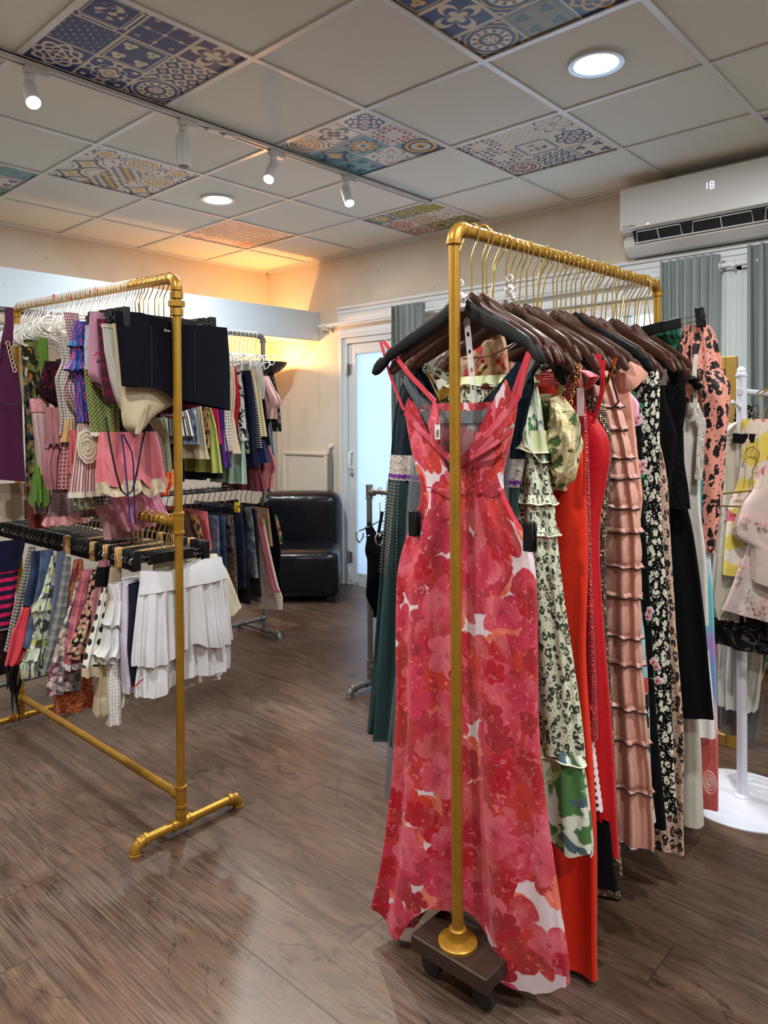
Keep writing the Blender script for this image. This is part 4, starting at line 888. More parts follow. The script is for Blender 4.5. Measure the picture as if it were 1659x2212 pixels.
# translucent plastic bits
n=N('clear_plastic');n.set(col=(.92,.9,.9),rough=.15,alpha=.42,spec=.6);M_CLR=n.m
n=N('frosted_petal_plastic');n.set(col=(.92,.92,.90),rough=.3,alpha=.75);M_PET=n.m
a=W3(1005,660,'X',1.40);c_=W3(1027,890,'X',1.41);b=MB();N_=13;d=(c_-a)
wv=np.array([0,.0085,0]);holes=[]
pts=[]
m=24
for k in range(m):
    t0,t1=k/m,(k+1)/m
    if k%4==2:
        for sg in(-1,1): 
            P0=a+d*t0+wv*sg;P1=a+d*t1+wv*sg;Q0=a+d*t0+wv*sg*.45;Q1=a+d*t1+wv*sg*.45;v=[P0,P1,Q1,Q0];b.add(v+[p+np.array([.001,0,0]) for p in v],[(0,1,2,3),(7,6,5,4),(0,4,5,1),(3,2,6,7)])
    else:
        v=[a+d*t0-wv,a+d*t1-wv,a+d*t1+wv,a+d*t0+wv];b.add(v+[p+np.array([.001,0,0]) for p in v],[(0,1,2,3),(7,6,5,4),(0,4,5,1),(3,2,6,7)])
o=b.obj('hanging_strip',M_CLR,smooth=False);tag(o,'clear plastic strip with round holes hanging behind the gold post into the coral dress','plastic strip')
def flower_clip(x,y,X,lab,r=.013):
    c=W3(x,y,'X',X);b=MB();rs=np.random.RandomState(int(x))
    for k in range(11):
        a=k*2.4;p=c+np.array([rs.uniform(-.006,.006),math.cos(a)*r*.8*(.4+.6*(k/11)),math.sin(a)*r*1.3*(.3+.7*(k/11))]);u=rs.uniform(.6,1)
        th=np.linspace(0,2*PI,12,endpoint=False);b.add(np.vstack([p+np.array([0,0,0])]+[p+np.array([.003*math.sin(3*q+k)+.004,r*.62*u*math.cos(q),r*.62*u*math.sin(q)]) for q in th]),[(0,i+1,(i+1)%12+1) for i in range(12)])
    o=b.obj('flower_clip',M_PET);tag(o,lab,'flower clip')
    q=MB().tube(arc(c+np.array([0,0,r*2.3]),.008,0,2*PI,17,'x')[:-1],.0028,8,closed=True).obj('ring',M_PET);q.parent=o
flower_clip(994,650,1.36,'white translucent flower clip on the black hanger, just behind the gold post',.017)
flower_clip(1101,632,1.52,'white translucent flower clip on a brown hanger, right of the gold post',.015)

grey=fab('grey_tulle','solid',[L_(118,122,130)],alpha=.45,rough=.9);greyS=fab('grey_satin','solid',[L_(112,118,124)],rough=.4)
g=garment('dress','grey sheer tulle dress whose veil shows below the green hem','dress','X',1.412,[(1110,878),(1100,1100),(1080,1400),(1050,1800)],grey,opp=[(905,878),(880,1100),(860,1400),(828,1740)],group=RG,amp=.012,n=9,thick=.014,ctr=1.0,top=[(-1,.03),(-.8,.01),(0,-.03),(.8,.02),(1,.03)])
straps(g,.9,(.20,1.452),.016,greyS);band(g,g.zt-.01,.03,.002,greyS)
velv=fab('dark_teal_velvet','solid',[L_(12,30,42)],rough=.75,sheen=.6);tulle=fab('dark_green_pleated_chiffon','solid',[L_(38,66,66)],rough=.8,alpha=.93,wr=.3)
lace=fab('silver_lace_ribbon','swirl',[L_(196,186,178),L_(90,78,80)],sc=26,rough=.5);purp=fab('purple_ribbon','dots',[L_(96,40,128),L_(190,176,170)],sc=60,rough=.4)
g=garment('evening_gown','dark teal velvet gown with silver lace waistband and sequin lines, left of the coral dress','dress','X',1.440,[(1152,838),(1138,880),(1128,930),(1128,1000),(1112,1060),(1112,1110),(1105,1250),(1090,1640)],velv,
    opp=[(872,820),(856,870),(848,930),(845,990),(842,1040),(838,1120),(830,1240),(815,1400),(803,1540),(795,1622)],group=RG,amp=.024,n=12,thick=.030,ctr=1.0,nu=200,nz=70,top=[(-1,.04),(-.85,.05),(0,-.13),(.85,.07),(1,.05)],a0=.1,fr=.008)
straps(g,.88,(.205,1.452),.007,velv)
zw=g.E[:,0];za=W3(870,995,'X',1.44)[2];band(g,za+.015,.052,.004,lace,'lace_waistband',.5,'silver lace band with a purple ribbon edge',hemw=0);band(g,za-.034,.012,.006,purp,'purple_ribbon',.5);band(g,za-.045,.008,.005,lace,'lace_edge',.5,hemw=.004,nw=60)
o=g.mesh(z0=za-.05,z1=g.zb,nu=200,nz=60,off=.004).obj('pleated_skirt',tulle);o.parent=g.o
# strings of sequins down the skirt
sq=plain('silver_sequin',(.75,.77,.75),.15,1)
b=MB()
for q in np.r_[np.linspace(.03,.75,9),np.linspace(2.2,3.0,6)*1]:
    for z in np.arange(za-.06,za-.30,-.0085):
        P=g.pt(np.array([q+.25*(za-z)*(1 if q<1.5 else -1)]),np.array([z]),.007)[0];a_=np.linspace(0,2*PI,7)[:-1]
        b.add([P+np.array([-.001,.0022*math.cos(t),.0028*math.sin(t)]) for t in a_],[tuple(range(6))])
part(g,b,'sequin_strings',sq,'vertical strings of silver sequins').__setitem__('kind','stuff')
hang('brown',(1.402,.985,zr(1.40)),'X','dark brown wooden hanger holding the grey tulle dress','hangers on the rolling rack',yaw=.03)
hang('brown',(1.432,.975,zr(1.43)),'X','dark brown wooden hanger holding the dark teal velvet gown','hangers on the rolling rack',yaw=-.03)

LEOG=fab('green_cream_leopard_chiffon','leopard',[L_(204,206,178),L_(52,56,50),L_(150,152,120)],sc=58,rough=.75);LEAF=fab('green_leaf_chiffon','blotch',[L_(206,208,190),L_(70,112,60),L_(70,92,100),L_(150,172,110)],sc=11,rough=.7)
LIME=fab('pale_lime_chiffon','solid',[L_(206,212,162)],rough=.7);CRM=plain('cream_piping',L_(232,228,200),.6)
g=garment('dress','green and cream leopard chiffon dress with a leafy ruffled hem, next to the coral dress','dress','X',1.478,[(1150,815),(1160,850),(1170,960),(1186,1040),(1196,1100),(1200,1150),(1212,1250),(1232,1400),(1248,1540),(1255,1640)],LEOG,group=RG,amp=.020,n=9,thick=.034,ctr=.99,nu=180,nz=60,top=[(-1,0),(0,-.03),(1,0)])
zl=g.zb;q=MB()
gs=Gar('X',1.478,[(1255,1630),(1268,1700),(1280,1780),(1288,1848)],None,.99,thick=.045,n=8,amp=.026,a0=.6,seed=3);sk=gs.mesh(nu=200,nz=26,edge_fr=.012);part(g,sk,'leafy_ruffle_hem',LEAF,'ruffled hem tier printed with green leaves')
gs.o=g.o;ruffle(gs,zl+.012,.022,.010,14,LEAF,'ruffle_heading',trim=CRM)
ruffle(g,W3(1200,1070,'X',1.478)[2],.02,.010,15,LEOG,'waist_ruffle',trim=CRM);ruffle(g,W3(1200,1140,'X',1.478)[2],.018,.009,14,LEOG,'waist_ruffle',trim=CRM)
ruffle(g,W3(1150,835,'X',1.478)[2],.155,.012,7,LEAF,'cape_sleeve',amp=.012,trim=CRM,base=.004,q0=PI*.55,q1=PI*1.45,nz=14)
ruffle(g,W3(1150,818,'X',1.478)[2]+.012,.022,.012,16,LIME,'neck_frill',amp=.008,trim=CRM)
ruffle(g,W3(1150,930,'X',1.478)[2],.045,.012,5,LIME,'lime_sleeve_edge',amp=.010,trim=CRM,base=.014,q0=PI*.6,q1=PI*1.4)
straps(g,.8,(.205,1.455),.016,LEOG)
hang('brown',(1.463,.985,zr(1.463)),'X','dark brown wooden hanger holding the green leopard chiffon dress','hangers on the rolling rack',yaw=-.02)
MUS=fab('mustard_print_satin','blotch',[L_(196,150,40),L_(60,50,30),L_(214,170,60)],sc=30,rough=.45)
g=garment('camisole','mustard camisole with dark print seen between the straps of the coral dress','top','X',1.51,[(1000,880),(1000,960)],MUS,opp=[(930,850),(925,960)],group=RG,amp=.006,thick=.012,ctr=1.09,nu=60,nz=16,top=[(-1,0),(0,.04),(1,0)])
straps(g,.3,(.10,1.44),.006,MUS)
PCH=fab('peach_satin_rose_print','blotch',[L_(214,170,128),L_(224,186,146),L_(206,56,60)],sc=16,rough=.35,spec=.5,sheen=.1)
g=garment('blouse','peach satin mock-neck blouse with red rose marks, high between the hangers','blouse','X',1.60,[(1092,722),(1099,745),(1102,800),(1104,860),(1110,1000)],PCH,opp=[(1000,716),(985,745),(978,800),(975,860),(970,1000)],group=RG,amp=.010,n=6,thick=.02,ctr=1.09,nu=100,nz=40,a0=.6,top=[(-1,.01),(0,-.01),(1,.01)])
part(g,ribbon([W3(1000,775,'X',1.57),W3(1040,772,'X',1.57),W3(1062,768,'X',1.57),W3(1098,750,'X',1.57)],.004),'neck_tie',plain('rust_cord',L_(140,70,40),.6))
g.o.location.x=0
for (x,y,r) in((1042,779,.006),): part(g,MB().lathe([(.001,-r),(r*.8,-r*.6),(r,0),(r*.8,r*.6),(.001,r)],tuple(W3(x,y,'X',1.57)),14),'button',plain('red_bead',L_(190,30,30),.3))
BEI=fab('beige_green_crinkle','blotch',[L_(214,200,156),L_(74,96,50),L_(190,172,120)],sc=22,rough=.6,wr=.9,ws=40)
g=garment('dress','beige dress with ruched puff sleeve and green leaf print, behind the leopard chiffon one','dress','X',1.528,[(1196,850),(1206,920),(1212,1000),(1222,1060)],BEI,group=RG,amp=.012,n=10,thick=.03,ctr=.99,nz=30,a0=.8)
cx_=lambda x,y:W3(x,y,'X',1.50)
sleeve(g,[cx_(1200,858),cx_(1216,905),cx_(1222,965),cx_(1222,1020),cx_(1205,1050)],[.014,.028,.032,.026,.006],BEI,'puff_sleeve',.8,.009)
part(g,MB().tube([cx_(1186,1000),cx_(1205,1020),cx_(1232,1022)],[.01,.022,.006],12,flat=.6),'sleeve_frill',BEI)
ORG=fab('orange_red_satin','solid',[L_(226,44,20)],rough=.42,spec=.4,sheen=.1,wr=.05)
g=garment('evening_gown','bright orange-red satin gown reaching almost to the floor','dress','X',1.556,[(1222,858),(1240,905),(1256,935),(1258,1000),(1264,1100),(1268,1250),(1266,1400),(1272,1560),(1280,1750),(1288,1950),(1293,2120)],ORG,group=RG,amp=.016,n=5,thick=.034,ctr=.99,nu=180,nz=60,top=[(-1,0),(-.6,.06),(0,-.05),(.6,.05),(1,0)],a0=.3,hem=[(-1,0),(1,.03)])
fold([(1262,935),(1262,1000),(1262,1080)],.006,ORG,'side_seam',g,.03)
chn=plain('gold_chain',L_(220,180,90),.2,1)
def chain(P,g,r=.0065,nm='chain_strap'):
    P=np.array(P);L=np.linalg.norm(P[-1]-P[0]);nl=int(L/(r*1.65));b=MB()
    for k in range(nl):
        c=P[0]+(P[-1]-P[0])*(k+.5)/nl;dn=(P[-1]-P[0])/L;sd=np.array([0,-dn[2],dn[1]]);sd/=np.linalg.norm(sd);nn=np.cross(dn,sd)
        w_=sd if k%2 else (sd*.6+nn*.8);t=np.linspace(0,2*PI,13)[:-1];b.tube([c+dn*r*1.1*math.cos(x)+w_*r*.7*math.sin(x) for x in t],.0013,5,closed=True)
    part(g,b,nm,chn,'gold chain shoulder strap')
chain([W3(1252,775,'X',1.53),W3(1226,905,'X',1.53)],g);chain([W3(1240,772,'X',1.55),W3(1214,850,'X',1.55)],g)
for k,dx in enumerate((0,6,12)): part(g,ribbon([W3(1234+dx,765,'X',1.52),W3(1200+dx*.6,862,'X',1.53)],.005),'metallic_strap',plain('pale_gold_strap',L_(190,170,110),.3,.7))
WDT=fab('white_polka_crepe','dots',[L_(234,216,216),L_(20,20,22)],sc=62,rough=.7)
g=garment('dress','white dress with tiny black polka dots, only its narrow hem showing between red gowns','dress','X',1.60,[(1270,1500),(1284,1600),(1293,1680),(1303,1752)],WDT,group=RG,amp=.008,n=5,thick=.03,ctr=.99,nz=24)
CRI=fab('crimson_sequin_mesh','sequin',[L_(140,10,26),L_(230,60,60)],sc=160,rough=.35,spec=.7)
g=garment('dress','dark crimson sequined dress with a frilled one-shoulder collar','dress','X',1.585,[(1246,800),(1262,860),(1268,930),(1276,1050),(1282,1250),(1286,1500),(1288,1600)],CRI,group=RG,amp=.012,n=7,thick=.034,ctr=.99,nz=40)
RVL=fab('red_stretch_satin','solid',[L_(196,10,24)],rough=.5,sheen=.4)
part(g,MB().tube([W3(1250,800,'X',1.57),W3(1270,806,'X',1.56),W3(1284,815,'X',1.555),W3(1276,832,'X',1.56),W3(1250,845,'X',1.565),W3(1246,870,'X',1.57)],[.006,.014,.017,.010,.010,.004],12,flat=.4),'shoulder_frill',RVL)
tg=W3(1253,866,'X',1.545);part(g,MB().box((tg[0],tg[1]-.009,tg[2]-.035),(tg[0]+.001,tg[1]+.008,tg[2]+.03)),'swing_tag',plain('pink_white_card',L_(226,196,206),.6),'long pale pink swing tag')
g=garment('evening_gown','deep red velvet gown with thin shoulder straps, beside the orange-red satin gown','dress','X',1.632,[(1289,905),(1304,925),(1321,938),(1320,975),(1312,1040),(1300,1095),(1296,1150),(1300,1250),(1310,1400),(1320,1560),(1330,1720),(1340,1842)],RVL,group=RG,amp=.014,n=5,thick=.036,ctr=.99,nu=170,nz=60,top=[(-1,-.0),(-.8,.03),(-.55,.10),(0,0),(.6,.08),(1,0)],a0=.3,hem=[(-1,-.015),(1,.05)])
part(g,ribbon([W3(1303,778,'X',1.60),W3(1300,850,'X',1.60),W3(1280,915,'X',1.60)],.010),'strap',RVL);part(g,ribbon([W3(1289,765,'X',1.61),W3(1290,800,'X',1.61)],.02),'strap_loop',RVL)
BRZ=fab('bronze_sequins','sequin',[L_(60,44,34),L_(220,190,150)],sc=190,rough=.3,spec=.8,metal=.3)
g=garment('dress','bronze sequined dress with a glittering band at its hem','dress','X',1.672,[(1300,855),(1312,900),(1318,935),(1322,960),(1312,1100),(1308,1300),(1318,1500),(1330,1700),(1345,1895)],BRZ,group=RG,amp=.008,n=6,thick=.036,ctr=.99)
part(g,ribbon([W3(1330,772,'X',1.65),W3(1310,830,'X',1.65),W3(1292,872,'X',1.65)],.008),'beaded_strap',chn)
BKS=fab('black_satin_lining','solid',[L_(16,16,20)],rough=.6);g=garment('dress','black gown hem with a gold glitter edge, low under the red velvet gown','dress','X',1.60,[(1316,1780),(1325,1880),(1337,1950)],BKS,group=RG,amp=.014,n=5,thick=.03,ctr=.99,nz=14)
band(g,g.zb+.022,.014,.002,BRZ,'glitter_hem')
# pink tiered satin dress
PNK=fab('blush_pink_satin','solid',[L_(216,160,142)],rough=.34,spec=.5,sheen=.1,wr=.14,ws=20);BTR=plain('black_overlock_thread',(.015,.012,.015),.6)
tiers_px=[868,928,980,1034,1088,1150,1216,1290,1368,1436,1520,1600,1692]
E_=[(1318,800),(1330,835),(1342,870),(1352,930),(1360,980),(1364,1034),(1370,1088),(1376,1150),(1380,1216),(1384,1290),(1388,1368),(1392,1436),(1396,1520),(1398,1600),(1402,1692),(1409,1834)]
zt=[W3(1370,y,'X',1.745)[2] for y in tiers_px]
def prof(z):
    zz=np.array(sorted(zt+[W3(1370,800,'X',1.745)[2],W3(1370,1834,'X',1.745)[2]]));i=np.clip(np.searchsorted(zz,z,side='right')-1,0,len(zz)-2);f=(zz[i+1]-z)/(zz[i+1]-zz[i]);return .007*np.sin(np.clip(f,0,1)*PI*.7)-.003
g=garment('dress','blush pink satin dress of many gathered tiers with black frilled seams','dress','X',1.745,E_,PNK,group=RG,amp=.017,n=15,thick=.036,ctr=.985,nu=260,nz=150,a0=.7,prof=prof,top=[(-1,0),(-.6,.04),(0,0),(.6,.04),(1,0)])
for k,z in enumerate(zt):
    o=ruffle(g,z+.006,.013,.007,19+k%3,PNK,'tier_frill',amp=.006,trim=BTR,nz=4,skew=.006*(-1)**k)
ruffle(g,g.zb+.004,.004,.002,9,PNK,'hem_frill',amp=.002,trim=BTR,nz=3);fold([(1318,800),(1326,835),(1336,868),(1328,878)],.004,BTR,'side_trim',g,.045)
SAL=fab('salmon_satin','solid',[L_(222,158,136)],rough=.4,spec=.4)
g=garment('blouse','salmon satin top with a pointed flutter sleeve above the pink lace','blouse','X',1.80,[(1350,800),(1362,835),(1368,880),(1375,1000),(1383,1070),(1378,1120)],SAL,group=RG,amp=.010,n=6,thick=.03,ctr=.99,nz=30)
sv=lambda x,y:W3(x,y,'X',1.76)
part(g,MB().grid(np.array([[sv(1336,800),sv(1362,780),sv(1385,792),sv(1400,806)],[sv(1338,820),sv(1360,815)+np.array([-.02,0,0]),sv(1380,818),sv(1392,818)],[sv(1340,842),sv(1356,842)+np.array([-.015,0,0]),sv(1368,836),sv(1380,832)],[sv(1342,852),sv(1352,850),sv(1360,846),sv(1368,842)]])),'flutter_sleeve',SAL)
part(g,MB().grid(np.array([[sv(1366,1045),sv(1372,1050),sv(1380,1060)],[sv(1368,1075)+np.array([-.01,0,0]),sv(1376,1078),sv(1388,1080)],[sv(1368,1110),sv(1372,1105),sv(1378,1092)]])),'sash_end',SAL)
PLC=fab('pink_lace','swirl',[L_(226,160,182),L_(240,200,212)],sc=24,rough=.8,wr=.5)
g=garment('dress','orchid pink lace dress with puffed bodice, behind the tiered satin dress','dress','X',1.82,[(1345,832),(1362,850),(1380,870),(1378,900),(1366,915),(1374,950),(1372,990),(1362,1020)],PLC,group=RG,amp=.010,n=9,thick=.036,ctr=.99,nz=36,a0=.8)
IKT=fab('ikat_multicolour','ikat',[L_(206,196,176),L_(40,44,76),L_(190,70,60),L_(20,22,26),L_(150,196,206)],rough=.75)
g=garment('dress','multicoloured ikat-print maxi dress, a narrow strip left of the black floral velvet','dress','X',1.862,[(1372,960),(1378,1150),(1388,1300),(1396,1450),(1405,1600),(1412,1690),(1424,1778)],IKT,group=RG,amp=.010,n=6,thick=.03,ctr=.99,nz=50)
BVF=fab('black_velvet','solid',[L_(12,13,15)],rough=.85,sheen=.5)
g=garment('evening_gown','black velvet gown with embroidered pink and white blossoms and green leaves','dress','X',1.90,[(1384,880),(1388,950),(1388,1040),(1392,1130),(1402,1250),(1412,1400),(1422,1560),(1434,1700),(1442,1792)],BVF,group=RG,amp=.012,n=6,thick=.032,ctr=.99,nz=60)
GRN=plain('emerald_embroidery',L_(30,120,72),.5);PW=plain('pink_white_petals',L_(226,190,196),.5);RD=plain('red_bead_centre',L_(200,40,40),.4)
def blossoms(g,L,s,X):
    bg=MB();rs=np.random.RandomState(5)
    for x,y in L:
        c=W3(x,y,'X',X);bp=MB()
        for k in range(5):
            a=k*2*PI/5+rs.rand();p=c+np.array([0,math.cos(a)*s*.5,math.sin(a)*s*.5]);bp.lathe([(.0005,-.002),(s*.42,-.0015),(s*.5,.0005),(s*.3,.002),(.0005,.0025)],tuple(p),9,ax=0)
        o=part(g,bp,'embroidered_blossom',PW);q=MB().lathe([(.0005,-.004),(s*.25,-.003),(.0005,.002)],tuple(c),8,ax=0).obj('blossom_centre',RD);q.parent=o
        for k in range(2): a=rs.rand()*6;p=c+np.array([.001,math.cos(a)*s*.6,math.sin(a)*s*.6]);lf=MB().tube([p,p+np.array([0,math.cos(a)*s*.7,math.sin(a)*s*.7]),p+np.array([0,math.cos(a)*s*1.4,math.sin(a)*s*1.4])],[.0005,s*.28,.0005],8,flat=.3);part(g,lf,'embroidered_leaf',GRN)
blossoms(g,[(1374,1000),(1382,1006),(1376,1018),(1388,1018),(1390,1002),(1372,890),(1380,902),(1376,912),(1404,1320),(1400,1332),(1412,1430),(1418,1440),(1421,1470)],.012,1.862)
part(g,MB().tube([W3(1366,1030,'X',1.86),W3(1378,1036,'X',1.855),W3(1392,1030,'X',1.86)],[.012,.014,.012],10,flat=.5),'green_waist_knot',GRN);part(g,ribbon([W3(1366,846,'X',1.86),W3(1374,872,'X',1.855),W3(1392,878,'X',1.86)],.010),'green_collar_leaf',GRN)
BWL=fab('black_ivory_leopard','leopard',[L_(12,12,14),L_(216,212,190)],sc=52,rough=.6)
g=garment('dress','black and ivory leopard-print maxi dress','dress','X',1.955,[(1410,775),(1424,800),(1421,850),(1420,900),(1424,960),(1427,1040),(1432,1120),(1438,1250),(1444,1400),(1450,1540),(1460,1680),(1464,1765)],BWL,group=RG,amp=.010,n=6,thick=.032,ctr=.985,nz=60)
LEB=fab('brown_leopard_chiffon','leopard',[L_(198,164,142),L_(34,24,22),L_(120,84,66)],sc=40,rough=.7)
g=garment('dress','brown leopard-print chiffon maxi dress with a gathered ruffle hem','dress','X',2.035,[(1424,960),(1432,1000),(1438,1040),(1441,1120),(1450,1200),(1460,1300),(1466,1450),(1470,1600),(1473,1720),(1481,1850)],LEB,group=RG,amp=.014,n=7,thick=.034,ctr=.985,nz=60,hem=[(-1,0),(0,.03),(1,0)])
BKC=fab('black_crepe','solid',[L_(10,10,12)],rough=.75,sheen=.2)
g=garment('dress','black crepe halter dress with a draped side fold','dress','X',2.09,[(1440,800),(1436,860),(1448,900),(1460,940),(1452,1000),(1446,1100),(1440,1200)],BKC,group=RG,amp=.012,n=5,thick=.03,ctr=.985,nz=40)
BLC=fab('black_sequin_lace','sequin',[L_(8,8,9),L_(26,26,28)],sc=260,rough=.6,spec=.2)
g=garment('dress','black lace bodice beaded with sequins','dress','X',2.14,[(1468,770),(1476,800),(1480,840),(1482,880),(1474,920),(1476,1000),(1486,1060),(1490,1100)],BLC,group=RG,amp=.008,n=8,thick=.028,ctr=.985,nz=40)
tg=W3(1431,815,'X',2.0);part(g,MB().box((tg[0],tg[1]-.011,tg[2]-.022),(tg[0]+.001,tg[1]+.011,tg[2]+.022)),'care_tag',plain('grey_label',L_(110,100,96),.7))
BVD=fab('jet_black_velvet','solid',[L_(8,8,10)],rough=.9,sheen=.35)
g=garment('dress','flared jet black velvet dress, shorter than its neighbours','dress','X',2.19,[(1458,900),(1458,1000),(1470,1050),(1480,1085),(1494,1140),(1508,1230),(1522,1340),(1534,1450),(1546,1556)],BVD,group=RG,amp=.018,n=5,thick=.040,ctr=.985,nu=150,nz=60,a0=.2)
WLC=fab('ivory_broderie','solid',[L_(222,214,200)],rough=.8,wr=.6,ws=50);WHT=fab('ivory_cotton','solid',[L_(216,208,196)],rough=.8)
g=garment('dress','ivory halter dress with a lace edge and black bead strap','dress','X',2.255,[(1508,870),(1520,905),(1514,930),(1516,1000),(1512,1040),(1514,1100),(1524,1200),(1530,1350)],WHT,group=RG,amp=.010,n=6,thick=.03,ctr=.985,nz=50)
fold([(1504,882),(1518,912),(1513,960),(1511,1010),(1508,1036)],.020,WLC,'lace_edge',g,.034)
part(g,ribbon([W3(1504,765,'X',2.2),W3(1500,800,'X',2.2),W3(1502,880,'X',2.2)],.012),'strap',WHT);part(g,MB().lathe([(.001,-.012),(.013,-.006),(.015,.004),(.001,.014)],tuple(W3(1498,822,'X',2.19)),16).lathe([(.001,-.012),(.012,-.006),(.014,.004),(.001,.014)],tuple(W3(1507,834,'X',2.19)),16),'beaded_knot',BLC)
CRT=fab('cream_twill','solid',[L_(206,200,186)],rough=.75)
g=garment('trousers','cream wide-leg trousers whose hem shows under the black velvet dress','trousers','X',2.275,[(1500,1400),(1508,1560),(1513,1680),(1520,1780)],CRT,group=RG,opp=[(1460,1400),(1466,1560),(1470,1680),(1475,1778)],amp=.004,n=3,thick=.03,nz=20)
g=garment('shirt','white cotton shirt tail hanging between the black velvet dress and the dip-dyed dress','shirt','X',2.31,[(1530,1400),(1538,1500),(1543,1592)],plain('white_shirt_cotton',L_(226,222,218),.8,bump=.3,bs=30),group=RG,opp=[(1490,1400),(1500,1500),(1508,1588)],amp=.006,n=3,thick=.02,nz=16)
OMB=fab('dip_dye_cotton','bands',[L_(206,96,92),(.38,*L_(226,190,196)),(.47,*L_(120,150,206)),(.62,*L_(170,140,200)),(.70,*L_(110,190,200)),(.86,*L_(190,214,226)),(.97,*L_(70,120,200)),(1.06,*L_(120,200,206))],rough=.75,wr=.12)
g=garment('dress','dip-dyed maxi dress fading from turquoise and blue to coral medallions','dress','X',2.365,[(1516,1035),(1524,1100),(1534,1200),(1541,1320),(1546,1440),(1550,1560),(1551,1680),(1551,1752)],OMB,group=RG,amp=.009,n=6,thick=.03,ctr=.985,nz=50)
b=MB();c_=W3(1533,1690,'X',2.31)
for r in(.034,.024,.015,.008): b.tube([c_+np.array([0,r*.55*math.cos(t),r*math.sin(t)]) for t in np.linspace(0,2*PI,25)[:-1]],.0016,5,closed=True)
part(g,b,'medallion_print',plain('pale_coral_print',L_(240,206,204),.7))
LEP=fab('pink_leopard_satin','leopard',[L_(226,150,130),L_(24,20,22)],sc=26,rough=.5)
g=garment('blouse','pink leopard-print blouse with long sleeves, last on the rolling rack','blouse','X',2.42,[(1530,700),(1544,720),(1554,760),(1560,800),(1568,830),(1560,900),(1556,1000)],LEP,group=RG,amp=.010,n=7,thick=.03,ctr=.985,nz=40,nu=140,opp=[(1480,705),(1470,730),(1460,800),(1455,900),(1450,1000)],a0=.5)
sv=lambda x,y:W3(x,y,'X',2.36)
sleeve(g,[sv(1536,800),sv(1546,835),sv(1547,900),sv(1543,980),sv(1538,1080),sv(1532,1192)],[.022,.040,.038,.032,.026,.020],LEP,'long_sleeve',.6,.003,28,50)
EMR=fab('emerald_lace','solid',[L_(20,92,66)],rough=.6,wr=.9,ws=60)
g=garment('dress','emerald green ruched dress mostly hidden behind the clip hanger at the rack end','dress','X',2.45,[(1470,722),(1490,742),(1500,800),(1500,900)],EMR,group=RG,amp=.01,ctr=.985,nz=20,opp=[(1400,690),(1400,740),(1400,800),(1400,900)])
HM['end']=(clip_hanger(BLKP,w=.165,drop=.145),'black clip');hc=hang('end',(2.40,RY,zr(2.40)),'X','black clip hanger holding the pink leopard blouse at the far end of the rolling rack','hangers on the rolling rack',yaw=-.1,tilt=-.12)
# the other hangers along the rail
xs=[];x=1.48;k=0
spec=['black']+['brown']*4+['black']+['brown']*40
rs=np.random.RandomState(3)
XS=[round(1.495+.0262*q+.004*math.sin(5*q),3) for q in range(36)]
RH=[]
for k,x in enumerate(XS[::1]):
    kd='black' if k in(1,9,16) else 'brown'
    o=hang(kd,(x,RY,zr(x)-rs.uniform(0,.012)),'X',('dark brown wooden hanger packed among the dresses on the rolling rack' if kd=='brown' else 'black wooden hanger packed among the brown ones on the rolling rack'),'brown hangers on the rolling rack' if kd=='brown' else 'black hangers on the rolling rack',yaw=rs.uniform(-.16,.16),tilt=rs.uniform(-.05,.19));RH.append((x,o))

YS=.045
_W3=W3
def W3(x,y,a,p): return _W3(x,y,a,p+(YS if a=='Y' else 0))

# ================================================================ LEFT TWO-TIER RACK: TOPS
UG='short tops on the upper rail of the two-tier gold rack'
def zu(y): return LZT+dzt*(y-LY0)/(LY1-LY0)
def up(name,label,cat,Y,left,right,mat,**k):
    k.setdefault('amp',.010);k.setdefault('n',6);k.setdefault('thick',.022);k.setdefault('nu',90);k.setdefault('nz',30)
    return garment(name,label,cat,'Y',Y+YS,left,mat,opp=right,ctr=LX,group=UG,**k)
NVY=fab('navy_stretch_twill','solid',[L_(8,9,18)],rough=.85,wr=.06,sheen=.1)
g=up('skirt','dark navy mini skirt clipped at the front end of the upper gold rail','skirt',2.005,[(250,683),(255,740),(259,790),(262,832)],[(491,702),(495,760),(496,830),(496,888)],NVY,amp=.004,n=3,thick=.026,nz=40,nu=140,hem=[(-1,.036),(-.45,.03),(-.2,.0),(1,-.036)],top=[(-1,.01),(-.6,.012),(0,-.012),(1,-.004)])
c_=W3(361,714,'Y',1.968);me=text_mesh('Shou',.011);me.materials.append(plain('silver_print',L_(190,180,150),.4,.3));o=bpy.data.objects.new('brand_print',me);COL.objects.link(o);o.location=c_;o.rotation_euler=(PI/2,0,0);o.parent=g.o
for xx in(-.085,.07): part(g,MB().tube([(LX+xx,2.021,z) for z in(1.60,1.5,1.39)],.0009,5),'seam',plain('navy_thread',(.004,.004,.008),.7))
KHA=fab('khaki_cotton','solid',[L_(190,172,140)],rough=.85,wr=.12)
g=up('shorts','khaki cotton shorts with a curled leg hem hanging below the navy skirt','shorts',2.045,[(243,700),(250,780),(262,860),(266,900),(272,925),(290,940)],[(470,720),(440,800),(408,850),(385,868),(330,900),(300,938)],KHA,amp=.006,n=3,thick=.034,nz=44)
part(g,MB().tube([W3(x,y,'Y',2.005) for x,y in((322,868),(308,890),(300,915),(296,938),(304,930),(312,905),(316,885),(322,868))],[.002]*8,6),'rolled_leg_hem',KHA)
part(g,ribbon([W3(x,y,'Y',2.01) for x,y in((318,870),(305,900),(297,938))],.016,.003,ax='Y'),'leg_cuff',KHA)
WHC=fab('white_ribbed_knit','stripe',[L_(196,190,180),L_(168,162,152)],sc=140,rough=.85)
g=up('camisole','white ribbed camisole with a scalloped edge beside the navy skirt','top',2.075,[(220,706),(226,760),(238,820),(250,860),(262,884)],[(300,706),(320,800),(330,884)],WHC,nz=30)
